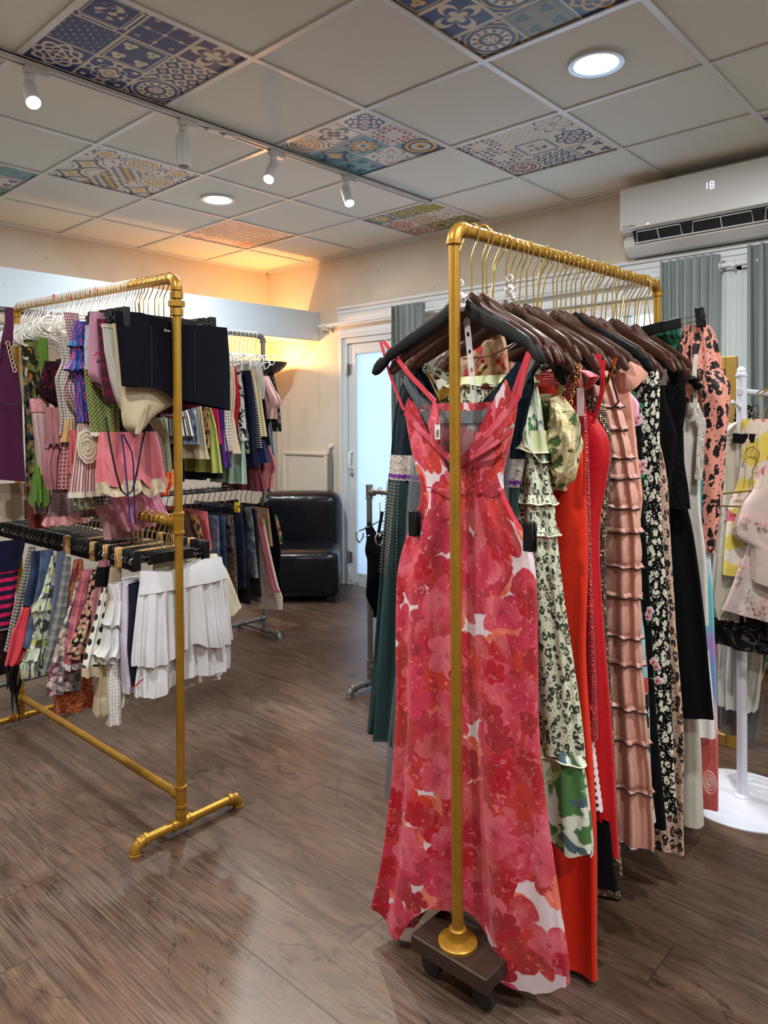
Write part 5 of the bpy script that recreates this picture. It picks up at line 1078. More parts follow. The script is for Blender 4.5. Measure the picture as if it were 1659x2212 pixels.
band(g,g.zt+.004,.014,.003,fab('cream_lace_edge','solid',[L_(206,196,178)],wr=.9,ws=80),hemw=.004,nw=40)
BUR=fab('burgundy_plaid','plaid',[L_(74,18,36),L_(120,20,50),L_(30,26,70)],sc=24,rough=.8)
g=up('shirt','burgundy plaid top between the white camisole and the mauve one','top',2.10,[(210,690),(214,760),(216,820),(222,860),(250,886)],[(330,700),(440,850),(450,880)],BUR,nz=30,hem=[(-1,.02),(0,-.02),(1,.02)])
part(g,MB().tube([W3(x,y,'Y',2.07) for x,y in((310,878),(315,895),(308,922),(300,938),(296,930))],.0045,8),'red_tie_ribbon',plain('red_ribbon',L_(130,20,30),.5));part(g,MB().tube([W3(x,y,'Y',2.07) for x,y in((340,884),(360,900),(380,904),(398,902))],.0035,8),'red_tie_ribbon',plain('red_ribbon',L_(130,20,30),.5))
MAU=fab('mauve_jersey','solid',[L_(176,124,142)],rough=.85)
g=up('skirt','mauve pink jersey mini skirt with a crimson scribble print','skirt',2.14,[(197,672),(194,720),(191,770),(190,808),(205,832)],[(226,680),(228,740),(228,800),(226,845)],MAU,amp=.006,n=3,thick=.03,hem=[(-1,.02),(1,-.01)])
part(g,MB().tube([W3(x,y,'Y',2.098) for x,y in((204,768),(208,762),(214,762),(218,770),(214,778),(220,772),(224,778))],.0026,6),'scribble_print',plain('crimson_print',L_(150,20,60),.6))
LBL=fab('pale_blue_seersucker','solid',[L_(170,178,188)],rough=.85,wr=.7,ws=60)
up('shorts','pale blue ruched shorts squeezed behind the mauve skirt','shorts',2.17,[(185,706),(183,760),(186,800)],[(260,706),(260,800)],LBL,nz=20)
CRO=fab('olive_green_crochet','crochet',[L_(136,146,84),L_(86,96,44)],sc=480,rough=.9)
g=up('top','olive green crochet top with a white fringed hem','top',2.195,[(181,790),(186,840),(192,890),(198,934)],[(250,790),(254,850),(256,937)],CRO,nz=30,amp=.006)
b=MB();rs=np.random.RandomState(1)
for x in np.linspace(197,257,34): b.tube([W3(x,934,'Y',2.165),W3(x+rs.uniform(-1,1),942+rs.uniform(-1,2),'Y',2.163)],[.0022,.0012],5)
o=part(g,b,'hem_fringe',plain('white_yarn',L_(210,206,192),.9),'white yarn fringe');o['kind']='stuff'
BLS=fab('blue_pink_swirl_print','swirl',[L_(28,62,140),L_(206,60,120),L_(50,110,176)],sc=8,rough=.6)
g=up('top','royal blue and pink marbled print ruffle top','top',2.245,[(164,690),(158,730),(158,770),(150,806),(162,818),(166,860),(170,910)],[(188,700),(188,800),(192,912)],BLS,nz=40,amp=.014,n=7)
ruffle(g,W3(160,780,'Y',2.245)[2],.03,.018,9,BLS,amp=.01);ruffle(g,W3(160,735,'Y',2.245)[2],.02,.012,9,BLS,amp=.008)
GIN=fab('burgundy_gingham','check',[L_(206,186,186),L_(110,24,44)],sc=110,rough=.8)
g=up('top','burgundy gingham ruffled top','top',2.285,[(140,672),(145,710),(150,745),(148,800),(130,842),(140,862),(152,880),(166,900)],[(172,680),(182,760),(190,890)],GIN,nz=40,amp=.014,n=6)
WPR=fab('white_ditsy_print','dots',[L_(206,198,184),L_(90,76,70)],sc=105,rough=.8)
g=up('camisole','white camisole with tiny dark sprigs, left of the burgundy gingham','top',2.34,[(122,722),(134,780),(118,816),(124,850),(132,900),(126,940)],[(170,730),(175,800),(180,940)],WPR,nz=30,amp=.012)
BLV=fab('black_burgundy_lace','swirl',[L_(16,12,16),L_(96,20,44)],sc=9,rough=.7)
g=up('camisole','black camisole with a crimson lace bust, hanging skewed','top',2.40,[(97,782),(88,815),(74,842),(86,855),(110,872),(132,886)],[(140,780),(150,820),(150,850),(150,890)],BLV,nz=24,amp=.006)
BLU=fab('blush_crepe','solid',[L_(206,172,172)],rough=.8)
g=up('blouse','pale blush blouse with a lace cuff, below the black camisole','blouse',2.43,[(64,852),(70,900),(76,950),(82,1000),(86,1024)],[(104,870),(102,950),(98,1028)],BLU,nz=24,amp=.008)
band(g,g.zt-.0,.045,.004,fab('dusty_pink_lace','swirl',[L_(200,130,134),L_(226,180,180)],sc=26))
DRB=fab('dusty_rose_crepe','solid',[L_(172,112,118)],rough=.8,wr=.3)
g=up('blouse','dusty rose blouse with a gathered sleeve','blouse',2.36,[(98,870),(100,930),(104,960),(94,1000),(96,1030),(104,1054)],[(134,890),(130,960),(124,1000),(121,1060)],DRB,nz=30,amp=.014)
ruffle(g,W3(100,905,'Y',2.36)[2],.09,.012,5,DRB,'draped_collar',amp=.01)
CRY=plain('wheat_crepe',L_(196,156,100),.8);g=up('top','wheat coloured top with a flared sleeve edge','top',2.315,[(140,905),(134,940),(129,952)],[(152,905),(150,958)],CRY,nz=12)
COR=fab('coral_rib','solid',[L_(206,96,96)],rough=.8);g=up('dress','coral pink strappy dress, a narrow strip beside the rose print tee','dress',2.29,[(147,930),(148,980),(149,1020)],[(165,930),(160,1026)],COR,nz=14)
MSH=fab('pink_dotted_mesh','dots',[L_(190,128,128),L_(70,30,34)],sc=75,rough=.8);g=up('camisole','dusty pink mesh camisole with dark dots','top',2.33,[(134,960),(130,1010),(128,1050)],[(162,960),(160,1060)],MSH,nz=14,amp=.005)
TAU=fab('taupe_jersey','solid',[L_(150,124,124)],rough=.85);g=up('top','taupe jersey top behind the dotted mesh one','top',2.37,[(124,960),(122,1010),(121,1064)],[(150,960),(150,1064)],TAU,nz=14)
ROS=fab('cream_rose_tee_cotton','solid',[L_(214,204,188)],rough=.85);STP=fab('rosewood_pinstripe','stripe',[L_(206,190,182),L_(140,70,80)],sc=110,rough=.85)
g=up('top','cream tee with yellow rose outlines over rosewood pinstripes','top',2.245,[(166,915),(162,970),(156,1030),(152,1072)],[(216,915),(220,970),(224,1030),(226,1073)],STP,nz=24,amp=.007,nu=100)
up_=lambda x,y:W3(x,y,'Y',2.213)
YEL=plain('mustard_outline',L_(190,170,80),.7)
rp=[(166,960),(170,985),(185,1002),(200,1000),(212,985),(214,960),(205,935),(185,925),(170,935)]
fc=np.array([up_(188,962)+np.array([0,.0015,0])]+[up_(x,y) for x,y in rp]);b=MB();n_=len(rp);q2=fc+np.array([0,.002,0]);b.add(np.vstack([fc,q2]),[(0,1+(i+1)%n_,1+i) for i in range(n_)]+[(1+i,1+(i+1)%n_,2+n_+(i+1)%n_,2+n_+i) for i in range(n_)]);part(g,b,'rose_applique',ROS,'cream rose motif')
for r in(.30,.55,.80): part(g,MB().tube([fc[0]*(1-r)+p*r+np.array([0,-.002,0]) for p in fc[1:]],.0011,5,closed=True),'rose_outline',YEL)
band(g,g.zb+.018,.018,.003,ROS,'hem_band')
COS=fab('coral_pink_satin','solid',[L_(222,120,128)],rough=.3,spec=.6,sheen=.1,wr=.25);LCE=fab('cream_guipure_lace','swirl',[L_(206,190,160),L_(150,128,96)],sc=30,rough=.85)
g=up('shorts','coral pink satin sleep shorts with wide cream lace hem','shorts',2.15,[(216,930),(214,960),(212,1000),(212,1042)],[(340,935),(350,970),(357,1020),(362,1050)],COS,amp=.016,n=7,nu=150,hem=[(-1,.01),(-.2,-.015),(.1,.02),(.4,-.02),(1,.01)])
gl=Gar('Y',2.147+YS,[(212,1032),(211,1046),(212,1062)],[(361,1040),(362,1052),(362,1072)],LX,thick=.026,n=7,amp=.018,a0=1,seed=5);o=gl.mesh(nu=150,nz=8,hem=[(-1,.01),(-.2,-.01),(.1,.02),(.4,-.015),(1,.01)],edge_fr=.004).obj('lace_hem',LCE);o.parent=g.o;o['label']='wide cream lace hem'
PTL=fab('baby_pink_chiffon','solid',[L_(222,150,176)],rough=.8,wr=.3);
g=up('skirt','baby pink gathered chiffon skirt low on the upper gold rail','skirt',2.22,[(232,1040),(236,1070),(248,1100),(258,1130),(270,1150)],[(330,1040),(345,1075),(358,1105),(366,1122)],PTL,amp=.02,n=9,hem=[(-1,-.01),(1,.01)],nu=130)
GLA=fab('sage_green_lace','swirl',[L_(170,184,160),L_(120,130,104)],sc=30,rough=.85)
g=up('top','sage green top with white scalloped lace, peeking behind the gold post','top',2.20,[(318,905),(335,930),(345,945),(350,970),(352,1000)],[(360,900),(362,940),(366,1000),(368,1040)],GLA,nz=24,amp=.01)
ORP=fab('orange_plaid','plaid',[L_(206,80,44),L_(230,150,80),L_(150,40,30)],sc=26);g=up('top','orange plaid top edge beside the gold post','top',2.26,[(352,1020),(350,1050),(352,1078)],[(372,1010),(374,1040),(362,1062)],ORP,nz=14)
GRE=fab('avocado_green_ribbed','stripe',[L_(100,140,44),L_(72,108,28)],sc=70,rough=.85)
g=up('dress','avocado green ribbed dress with a flared ruffle hem','dress',2.45,[(84,730),(86,780),(90,800),(76,900),(74,980),(73,1040)],[(104,730),(106,800),(100,1000),(98,1045)],GRE,nz=34,amp=.006)
ruffle(g,g.zb+.03,.10,.012,6,GRE,'hem_ruffle',amp=.008,nz=10)
DFL=fab('black_garden_floral','floral',[L_(18,20,24),L_(40,60,84),L_(70,84,56),L_(150,120,84)],sc=20)
g=up('dress','black dress with small blue and green flowers, behind the plum one','dress',2.58,[(48,740),(52,800),(54,900),(56,980),(58,1052)],[(90,740),(84,800),(82,1054)],DFL,nz=24)
OLI=fab('olive_autumn_print','blotch',[L_(34,36,28),L_(110,110,60),L_(190,110,50),L_(200,190,160)],sc=22);g=up('top','olive and orange leaf-print top high behind the plum dress','top',2.52,[(44,735),(48,780),(54,820),(60,860)],[(86,735),(84,860)],OLI,nz=16,amp=.014)
PLU=fab('plum_ribbed_jersey','solid',[L_(74,20,56)],rough=.8,wr=.04)
g=up('dress','plum purple camisole dress with a lattice neckline, at the left edge of the frame','dress',2.50,[(-60,800),(-66,850),(-70,900),(-76,980),(-80,1028)],[(24,750),(36,800),(44,850),(48,900),(52,960),(60,1048)],PLU,nz=50,nu=130,amp=.006,n=4,top=[(-1,.0),(.25,-.02),(.72,.12),(.9,.08),(1,0)],hem=[(-1,.02),(1,-.01)])
part(g,ribbon([W3(19,665,'Y',2.47),W3(20,700,'Y',2.47),W3(18,745,'Y',2.475)],.026,.003,ax='Y'),'strap',PLU)
b=MB()
for k in range(7): c_=W3(17+2.4*k,742+9.5*k,'Y',2.468);b.tube([c_+np.array([.006*math.cos(t),0,.008*math.sin(t)]) for t in np.linspace(0,2*PI,9)[:-1]],.0017,5,closed=True)
part(g,b,'lattice_trim',plain('ecru_lattice',L_(206,190,160),.8),'row of open lattice rings')
b=MB().tube([W3(x,y,'Y',2.46) for x,y in((-70,868),(0,872),(48,874))],.0012,5);part(g,b,'waist_seam',plain('plum_thread',(.02,.004,.02),.8))
for nm,lb,ct,Y,l,r,m in(
 ('skirt','beige pleated skirt hem, low at the left edge under the plum dress','skirt',2.62,[(-30,1040),(-30,1120)],[(54,1050),(60,1130)],fab('beige_voile','solid',[L_(176,160,138)],wr=.4)),
 ('top','rust brown top hem between the beige skirt and the grey lilac one','top',2.56,[(56,1050),(60,1100),(64,1140)],[(110,1050),(112,1140)],fab('rust_knit','solid',[L_(110,44,30)])),
 ('top','grey lilac ribbed top hem, just left of the pink lace slip','top',2.50,[(72,1040),(74,1100)],[(108,1060),(110,1116)],fab('grey_lilac_rib','stripe',[L_(150,132,146),L_(128,110,124)],sc=100)),
 ('slip_dress','taupe lace slip with a dusty pink lace hem above the lower rail','dress',2.44,[(112,1060),(106,1090),(98,1120)],[(172,1060),(182,1090),(186,1120)],fab('taupe_lace','swirl',[L_(140,116,118),L_(90,66,70)],sc=30)),
 ('slip_dress','brown lace slip hem behind the cream rose tee','dress',2.36,[(160,1070),(166,1110)],[(235,1070),(222,1120)],fab('brown_lace','swirl',[L_(110,80,80),L_(64,40,44)],sc=34)),
 ('top','white lace-edged green floral top hem under the rose tee','top',2.285,[(158,1062),(160,1092),(164,1098)],[(200,1070),(204,1100)],fab('green_ditsy','floral',[L_(200,200,184),L_(90,120,80),L_(150,160,120)],sc=40)),
 ('top','black and white striped top edge, beside the rose tee hem','top',2.26,[(205,1062),(208,1085)],[(262,1068),(258,1092)],fab('black_white_check','check',[L_(40,38,40),L_(150,144,140)],sc=80)),
 ('skirt','blush sheer skirt panel behind the baby pink chiffon skirt','skirt',2.30,[(190,1080),(215,1120),(225,1160)],[(300,1080),(310,1160)],fab('blush_sheer','solid',[L_(190,140,146)],wr=.3))):
    g=up(nm,lb,ct,Y,l,r,m,nz=16)
    if 'pink lace hem' in lb: ruffle(g,g.zb+.012,.03,.012,9,fab('dusty_pink_lace','swirl',[L_(200,130,134),L_(226,180,180)],sc=26),'lace_hem',amp=.008)
# hanging ties
b=MB().tube([W3(x,y,'Y',2.05) for x,y in((228,900),(238,960),(250,1020),(262,1060),(274,1070),(286,1060),(296,1020),(306,960),(318,910))],.006,8,flat=.35);tag(b.obj('halter_tie',plain('black_jersey',L_(20,22,22),.8)),'long black halter tie hanging in a loop over the coral satin shorts','tie')
b=MB();b.tube([W3(x,y,'Y',2.03) for x,y in((262,938),(268,980),(276,1060),(281,1128))],.0042,8,flat=.4);b.tube([W3(x,y,'Y',2.03) for x,y in((266,938),(284,975),(288,1000),(290,1070),(292,1134))],.0042,8,flat=.4);tag(b.obj('bikini_tie',plain('royal_blue_cord',L_(26,24,100),.6)),'pair of royal blue tie strings hanging in front of the lower gold rail','tie')
# hangers of the upper rail
rs=np.random.RandomState(9)
front=[(2.005,'clip','black clip hanger holding the navy mini skirt',0),(2.045,'clip','black clip hanger with a chrome link, just behind the navy skirt hanger',.02),(2.075,'clip','black clip hanger holding the white ribbed camisole',-.03),(2.10,'clip','black clip hanger holding the burgundy plaid top',.03),(2.14,'clip','black clip hanger holding the mauve skirt',0),(2.17,'tan','tan wooden clip hanger between the black clip hangers of the upper gold rail',.02)]
for y,kd,lb,yw in front: hang(kd,(LX,y+YS,zu(y)),'Y',lb,'hangers on the upper gold rail',yaw=yw)
UH=[]
for y in np.arange(2.24,3.23,.0190):
    yw=rs.uniform(-.12,.12);kd='loop' if y>2.28 else 'clip';hang(kd,(LX,float(y),zu(y)),'Y','white looped wire hanger in the row on the upper gold rail' if kd=='loop' else 'black clip hanger where the black row meets the white looped hangers','white looped hangers on the upper gold rail' if kd=='loop' else 'hangers on the upper gold rail',yaw=yw*1.5,tilt=rs.uniform(-.12,.12));UH.append((y,SC_last[0]))
RED=plain('red_sticker',L_(210,50,40),.5)
for x,y,lb in((116,640,'leftmost red plastic size marker on the upper gold rail'),(151,643,'middle red plastic size marker on the upper gold rail'),(207,625,'right red plastic size marker on the upper gold rail')):
    c_=W3(x,y,'X',LX-.014);b=MB().lathe([(.001,-.004),(.007,-.003),(.008,0),(.007,.003),(.001,.004)],tuple(c_),16,ax=0);tag(b.obj('size_marker',RED),lb,'marker')

# ================================================================ LEFT TWO-TIER RACK: SKIRTS
DG_='skirts and shorts on the lower rail of the two-tier gold rack'
def dn(name,label,cat,Y,left,right,mat,**k):
    k.setdefault('amp',.012);k.setdefault('n',6);k.setdefault('thick',.024);k.setdefault('nu',100);k.setdefault('nz',34)
    return garment(name,label,cat,'Y',Y+YS,left,mat,opp=right,ctr=LX,group=DG_,**k)
WSK=fab('white_gauze_cotton','solid',[L_(226,226,226)],rough=.8,wr=.12)
WTH=plain('white_hem_stitch',L_(214,212,208),.8)
g=dn('skirt','white two-tier ruffled mini skirt at the front of the lower gold rail','skirt',2.005,[(301,1240),(302,1262),(298,1290)],[(478,1196),(482,1222),(487,1245)],WSK,nu=200,nz=12,amp=.003,thick=.024,top=[(-1,.0),(-.3,-.02),(0,-.015),(.5,.006),(1,.0)])
t1=Gar('Y',2.005+YS,[(300,1262),(296,1300),(292,1360),(288,1420)],[(484,1222),(490,1280),(498,1340),(506,1396)],LX,thick=.030,n=17,amp=.015,a0=.15,seed=3,pw=1)
t2=Gar('Y',2.010+YS,[(302,1380),(297,1420),(294,1450),(290,1486)],[(490,1360),(496,1400),(496,1430),(492,1462)],LX,thick=.024,n=13,amp=.014,a0=.5,seed=4,pw=1)
for q,nm,hm,z1 in((t1,'upper_ruffle',[(-1,.0),(-.6,-.018),(-.35,-.006),(-.1,.022),(.15,.026),(.4,.0),(.7,-.012),(1,.0)],0),(t2,'lower_ruffle',[(-1,.0),(-.6,-.02),(-.2,.01),(.1,.02),(.5,.0),(1,.0)],0)):
    q.o=g.o;q.mat=WSK;part(q,q.mesh(nu=360,nz=46,hem=hm,edge_fr=.002),nm,WSK)
g=dn('skirt','cream swirl-embroidered mini skirt right of the white ruffled skirt','skirt',2.06,[(330,1215),(320,1340)],[(468,1198),(490,1230),(506,1268),(522,1310),(534,1332)],fab('cream_embroidered_net','swirl',[L_(222,214,186),L_(200,190,156)],sc=16,rough=.85,wr=.3),hem=[(0,-.02),(.6,-.015),(1,.01)])
g=dn('underskirt','white and beige broderie lining layers hanging below the ruffled skirt','skirt',2.09,[(262,1380),(262,1440),(268,1500),(262,1525)],[(470,1370),(476,1420),(482,1448),(486,1455)],fab('white_broderie_cotton','dots',[L_(216,212,206),L_(186,180,174)],sc=100,rough=.85,wr=.25),amp=.02,n=8,hem=[(-1,0),(-.4,-.01),(0,.0),(1,0)],nu=150)
g=dn('shorts','navy track shorts with a red side edge, left of the white ruffled skirt','shorts',2.035,[(276,1252),(277,1320),(275,1400),(280,1450),(288,1486)],[(400,1250),(400,1400),(395,1440),(330,1465)],fab('navy_polyester','solid',[L_(26,28,48)],rough=.6),amp=.004,n=3)
part(g,ribbon([W3(x,y,'Y',2.0) for x,y in((286,1488),(300,1474),(314,1462))],.003,ax='Y'),'red_piping',plain('red_piping',L_(190,30,36),.5))
g=dn('shorts','lilac white cotton shorts','shorts',2.06,[(267,1250),(266,1320),(262,1400),(263,1450),(266,1497)],[(300,1250),(300,1400),(290,1492)],fab('lilac_white_cotton','solid',[L_(214,206,220)],rough=.8),amp=.006,n=3)
g=dn('skirt','white cotton skirt with flounces and a long eyelet panel','skirt',2.09,[(230,1264),(238,1300),(232,1340),(226,1352),(228,1400),(213,1416),(216,1424)],[(270,1255),(268,1430)],WSK,amp=.014,n=6,nz=50)
ruffle(g,W3(235,1300,'Y',2.09)[2],.075,.010,5,WSK,'flounce',amp=.007);ruffle(g,W3(225,1360,'Y',2.09)[2],.085,.012,5,WSK,'flounce',amp=.008)
g=dn('dress','white eyelet embroidered panel hanging lowest on the gold rack','skirt',2.10,[(231,1400),(229,1470),(228,1520),(228,1562)],[(262,1400),(258,1480),(258,1562)],fab('white_eyelet','dots',[L_(224,222,216),L_(176,172,166)],sc=95,rough=.85),amp=.008,n=4,thick=.03)
g=dn('skirt','beige linen midi skirt with a crochet lace hem','skirt',2.12,[(238,1222),(232,1280),(225,1350),(216,1430),(210,1490),(206,1508)],[(262,1225),(258,1330),(252,1420),(235,1510)],fab('beige_linen','solid',[L_(176,156,124)],rough=.9,weave=.5),amp=.008,n=4)
ruffle(g,g.zb+.012,.055,.004,10,LCE,'crochet_hem',amp=.004)
DOT=fab('white_black_polka','dots',[L_(224,222,210),L_(20,22,26)],sc=26,rough=.75)
g=dn('skirt','white skirt with big black polka dots and a lace underhem','skirt',2.15,[(223,1272),(215,1310),(202,1360),(190,1400),(180,1438)],[(240,1262),(240,1350),(232,1400),(222,1446)],DOT,amp=.010,n=4)
ruffle(g,g.zb+.01,.03,.004,10,LCE,'lace_underhem',amp=.004)
g=dn('skirt','mauve rose pleated skirt with a black waistband','skirt',2.17,[(214,1210),(208,1260),(200,1320),(196,1380)],[(238,1210),(236,1300),(230,1380)],fab('mauve_rose_crepe','stripe',[L_(160,104,110),L_(140,84,92)],sc=60),amp=.006)
band(g,W3(216,1228,'Y',2.14)[2],.06,.004,BKC,'black_waistband')
BFL=fab('black_ditsy_floral','floral',[L_(18,16,18),L_(190,120,110),L_(170,150,120)],sc=44,rough=.75)
g=dn('skirt','black ditsy floral wrap skirt','skirt',2.195,[(204,1230),(196,1250),(188,1300),(168,1360),(150,1396),(146,1410)],[(222,1232),(216,1300),(205,1380),(200,1422)],BFL,amp=.012,hem=[(-1,0),(1,-.01)])
RPL=fab('rose_plaid','plaid',[L_(150,70,84),L_(200,120,130),L_(60,50,80)],sc=14)
g=dn('skirt','rose plaid skirt with a red bow-print ribbon hem','skirt',2.22,[(180,1232),(172,1270),(158,1330),(146,1390),(138,1440)],[(205,1230),(195,1330),(180,1445)],RPL)
band(g,g.zb+.020,.02,.003,fab('bow_print_ribbon','dots',[L_(196,196,200),L_(180,40,40)],sc=40),'ribbon_hem')
MFL=fab('mauve_garden_floral','floral',[L_(150,140,128),L_(110,50,70),L_(84,84,90),L_(190,170,160)],sc=24)
g=dn('skirt','mauve and grey garden-floral midi skirt','skirt',2.26,[(168,1250),(156,1300),(138,1350),(122,1400),(108,1450),(100,1484)],[(186,1250),(180,1400),(172,1500)],MFL,amp=.014)
PAI=fab('rust_paisley','swirl',[L_(150,66,44),L_(206,140,80),L_(110,30,40)],sc=14)
g=dn('skirt','rust paisley long skirt whose hem hangs below the others','skirt',2.285,[(160,1208),(150,1260),(146,1320),(130,1440),(119,1500),(119,1526)],[(176,1210),(180,1300),(200,1440),(204,1532)],PAI,amp=.012,hem=[(-1,.0),(1,-.01)])
GPL=fab('grey_glen_plaid','plaid',[L_(96,98,96),L_(140,140,136),L_(40,42,44)],sc=30)
g=dn('skirt','grey checked pencil skirt with a side slit','skirt',2.30,[(137,1202),(132,1260),(122,1330),(108,1390),(95,1450)],[(150,1205),(148,1300),(130,1400),(106,1452)],GPL,amp=.004,n=3)
DEN=fab('mid_blue_denim','denim',[L_(50,66,98),L_(86,104,134)],rough=.85);DEB=fab('dark_blue_denim','denim',[L_(30,40,66),L_(50,66,98)],rough=.85)
g=dn('skirt','slate blue skirt beside the grey checked one','skirt',2.33,[(124,1190),(118,1260),(112,1320),(106,1370)],[(140,1192),(136,1370)],fab('slate_twill','solid',[L_(84,90,112)]),amp=.004,n=3)
YFL=fab('yellow_grey_floral','blotch',[L_(190,192,180),L_(60,62,58),L_(176,186,80),L_(130,134,124)],sc=26)
g=dn('skirt','grey and yellow floral skirt with three ruffled tiers','skirt',2.38,[(112,1200),(104,1230),(92,1280),(70,1322),(76,1340),(72,1390),(58,1425),(47,1438)],[(122,1202),(120,1280),(112,1340),(106,1440)],YFL,nz=50,amp=.012)
for y in(1308,1410): ruffle(g,W3(80,y-14,'Y',2.38)[2],.036,.011,7,YFL,'ruffle_tier',amp=.007)
ruffle(g,g.zb+.02,.045,.004,7,YFL,'hem_tier',amp=.008)
g=dn('shorts','blue denim shorts with patch pocket','shorts',2.43,[(86,1188),(84,1220),(82,1250),(70,1310),(60,1350),(50,1392)],[(112,1190),(110,1270),(84,1400)],DEN,amp=.006,n=3)
g=dn('skirt','faded denim skirt with a torn white patch','skirt',2.47,[(70,1190),(66,1240),(52,1290),(50,1310)],[(90,1192),(80,1300)],DEB,amp=.006,n=3)
GBW=fab('black_white_gingham','check',[L_(190,188,180),L_(28,28,30)],sc=95);g=dn('skirt','black and white gingham skirt','skirt',2.52,[(60,1180),(46,1250),(32,1320),(20,1390),(14,1410)],[(72,1182),(60,1300),(40,1400)],GBW,amp=.008)
CRD=fab('coral_red_crepe','solid',[L_(206,60,74)],rough=.75);g=dn('skirt','coral red and navy wrap skirt with a pointed flounce','skirt',2.46,[(50,1310),(36,1345),(24,1370),(16,1410),(10,1435)],[(70,1310),(64,1370),(52,1400),(30,1436)],CRD,amp=.016,n=5)
TRB=fab('tribal_stripe_knit','ikat',[L_(24,24,48),L_(190,30,80),L_(200,110,50),L_(20,20,26)]);g=dn('skirt','navy skirt with pink and orange tribal embroidery, at the left edge of the frame','skirt',2.60,[(-40,1170),(-46,1250),(-50,1358)],[(54,1170),(44,1220),(34,1290),(24,1358)],fab('tribal_bands','stripe',[L_(28,24,50),L_(206,30,84),(0,0,0)],sc=34),amp=.008)
band(g,g.zt+.0,.10,.004,fab('navy_indigo','solid',[L_(20,22,52)]),'navy_yoke')
BLN=fab('black_rose_lace','swirl',[L_(20,16,18),L_(90,40,50)],sc=22);g=dn('skirt','black floral lace skirt with long ribbon tails brushing the left foot of the rack','skirt',2.58,[(-30,1350),(-34,1410),(-30,1452)],[(36,1380),(44,1420),(48,1450)],BLN,amp=.014)
b=MB();rs2=np.random.RandomState(2)
for x0,x1,y1 in((12,18,1490),(26,30,1545),(34,40,1560),(44,36,1520),(20,26,1500)):
    b.tube([W3(x0+(x1-x0)*t+3*math.sin(5*t+x0),1440+(y1-1440)*t,'Y',2.55) for t in np.linspace(0,1,8)],[.010,.013,.010,.014,.010,.009,.006,.003],8,flat=.35)
o=part(g,b,'ribbon_tails',plain('black_ribbon',(.012,.012,.013),.6),'long torn black ribbon tails')
# hangers of the lower rail
rs=np.random.RandomState(12)
DH=[]
for k,y in enumerate(np.arange(2.055,3.2,.030)):
    kd='tann' if k in(3,6,9,15) else 'clipn';lb={0:'black clip hanger holding the white ruffled skirt on the lower gold rail'}.get(k,('tan wooden' if kd=='tann' else 'black')+' clip hanger in the row on the lower gold rail')
    hang(kd,(LX,float(y)-(.0),LZM+.003),'Y',lb,('tan clip' if kd=='tann' else 'black clip')+' hangers on the lower gold rail',yaw=rs.uniform(-.07,.07) if k else 0,tilt=0);DH.append((y,SC_last[0]))
hang('clipn',(LX,2.07,LZM),'Y','black clip hanger second from the front on the lower gold rail','hangers on the lower gold rail',yaw=.04)

W3=_W3

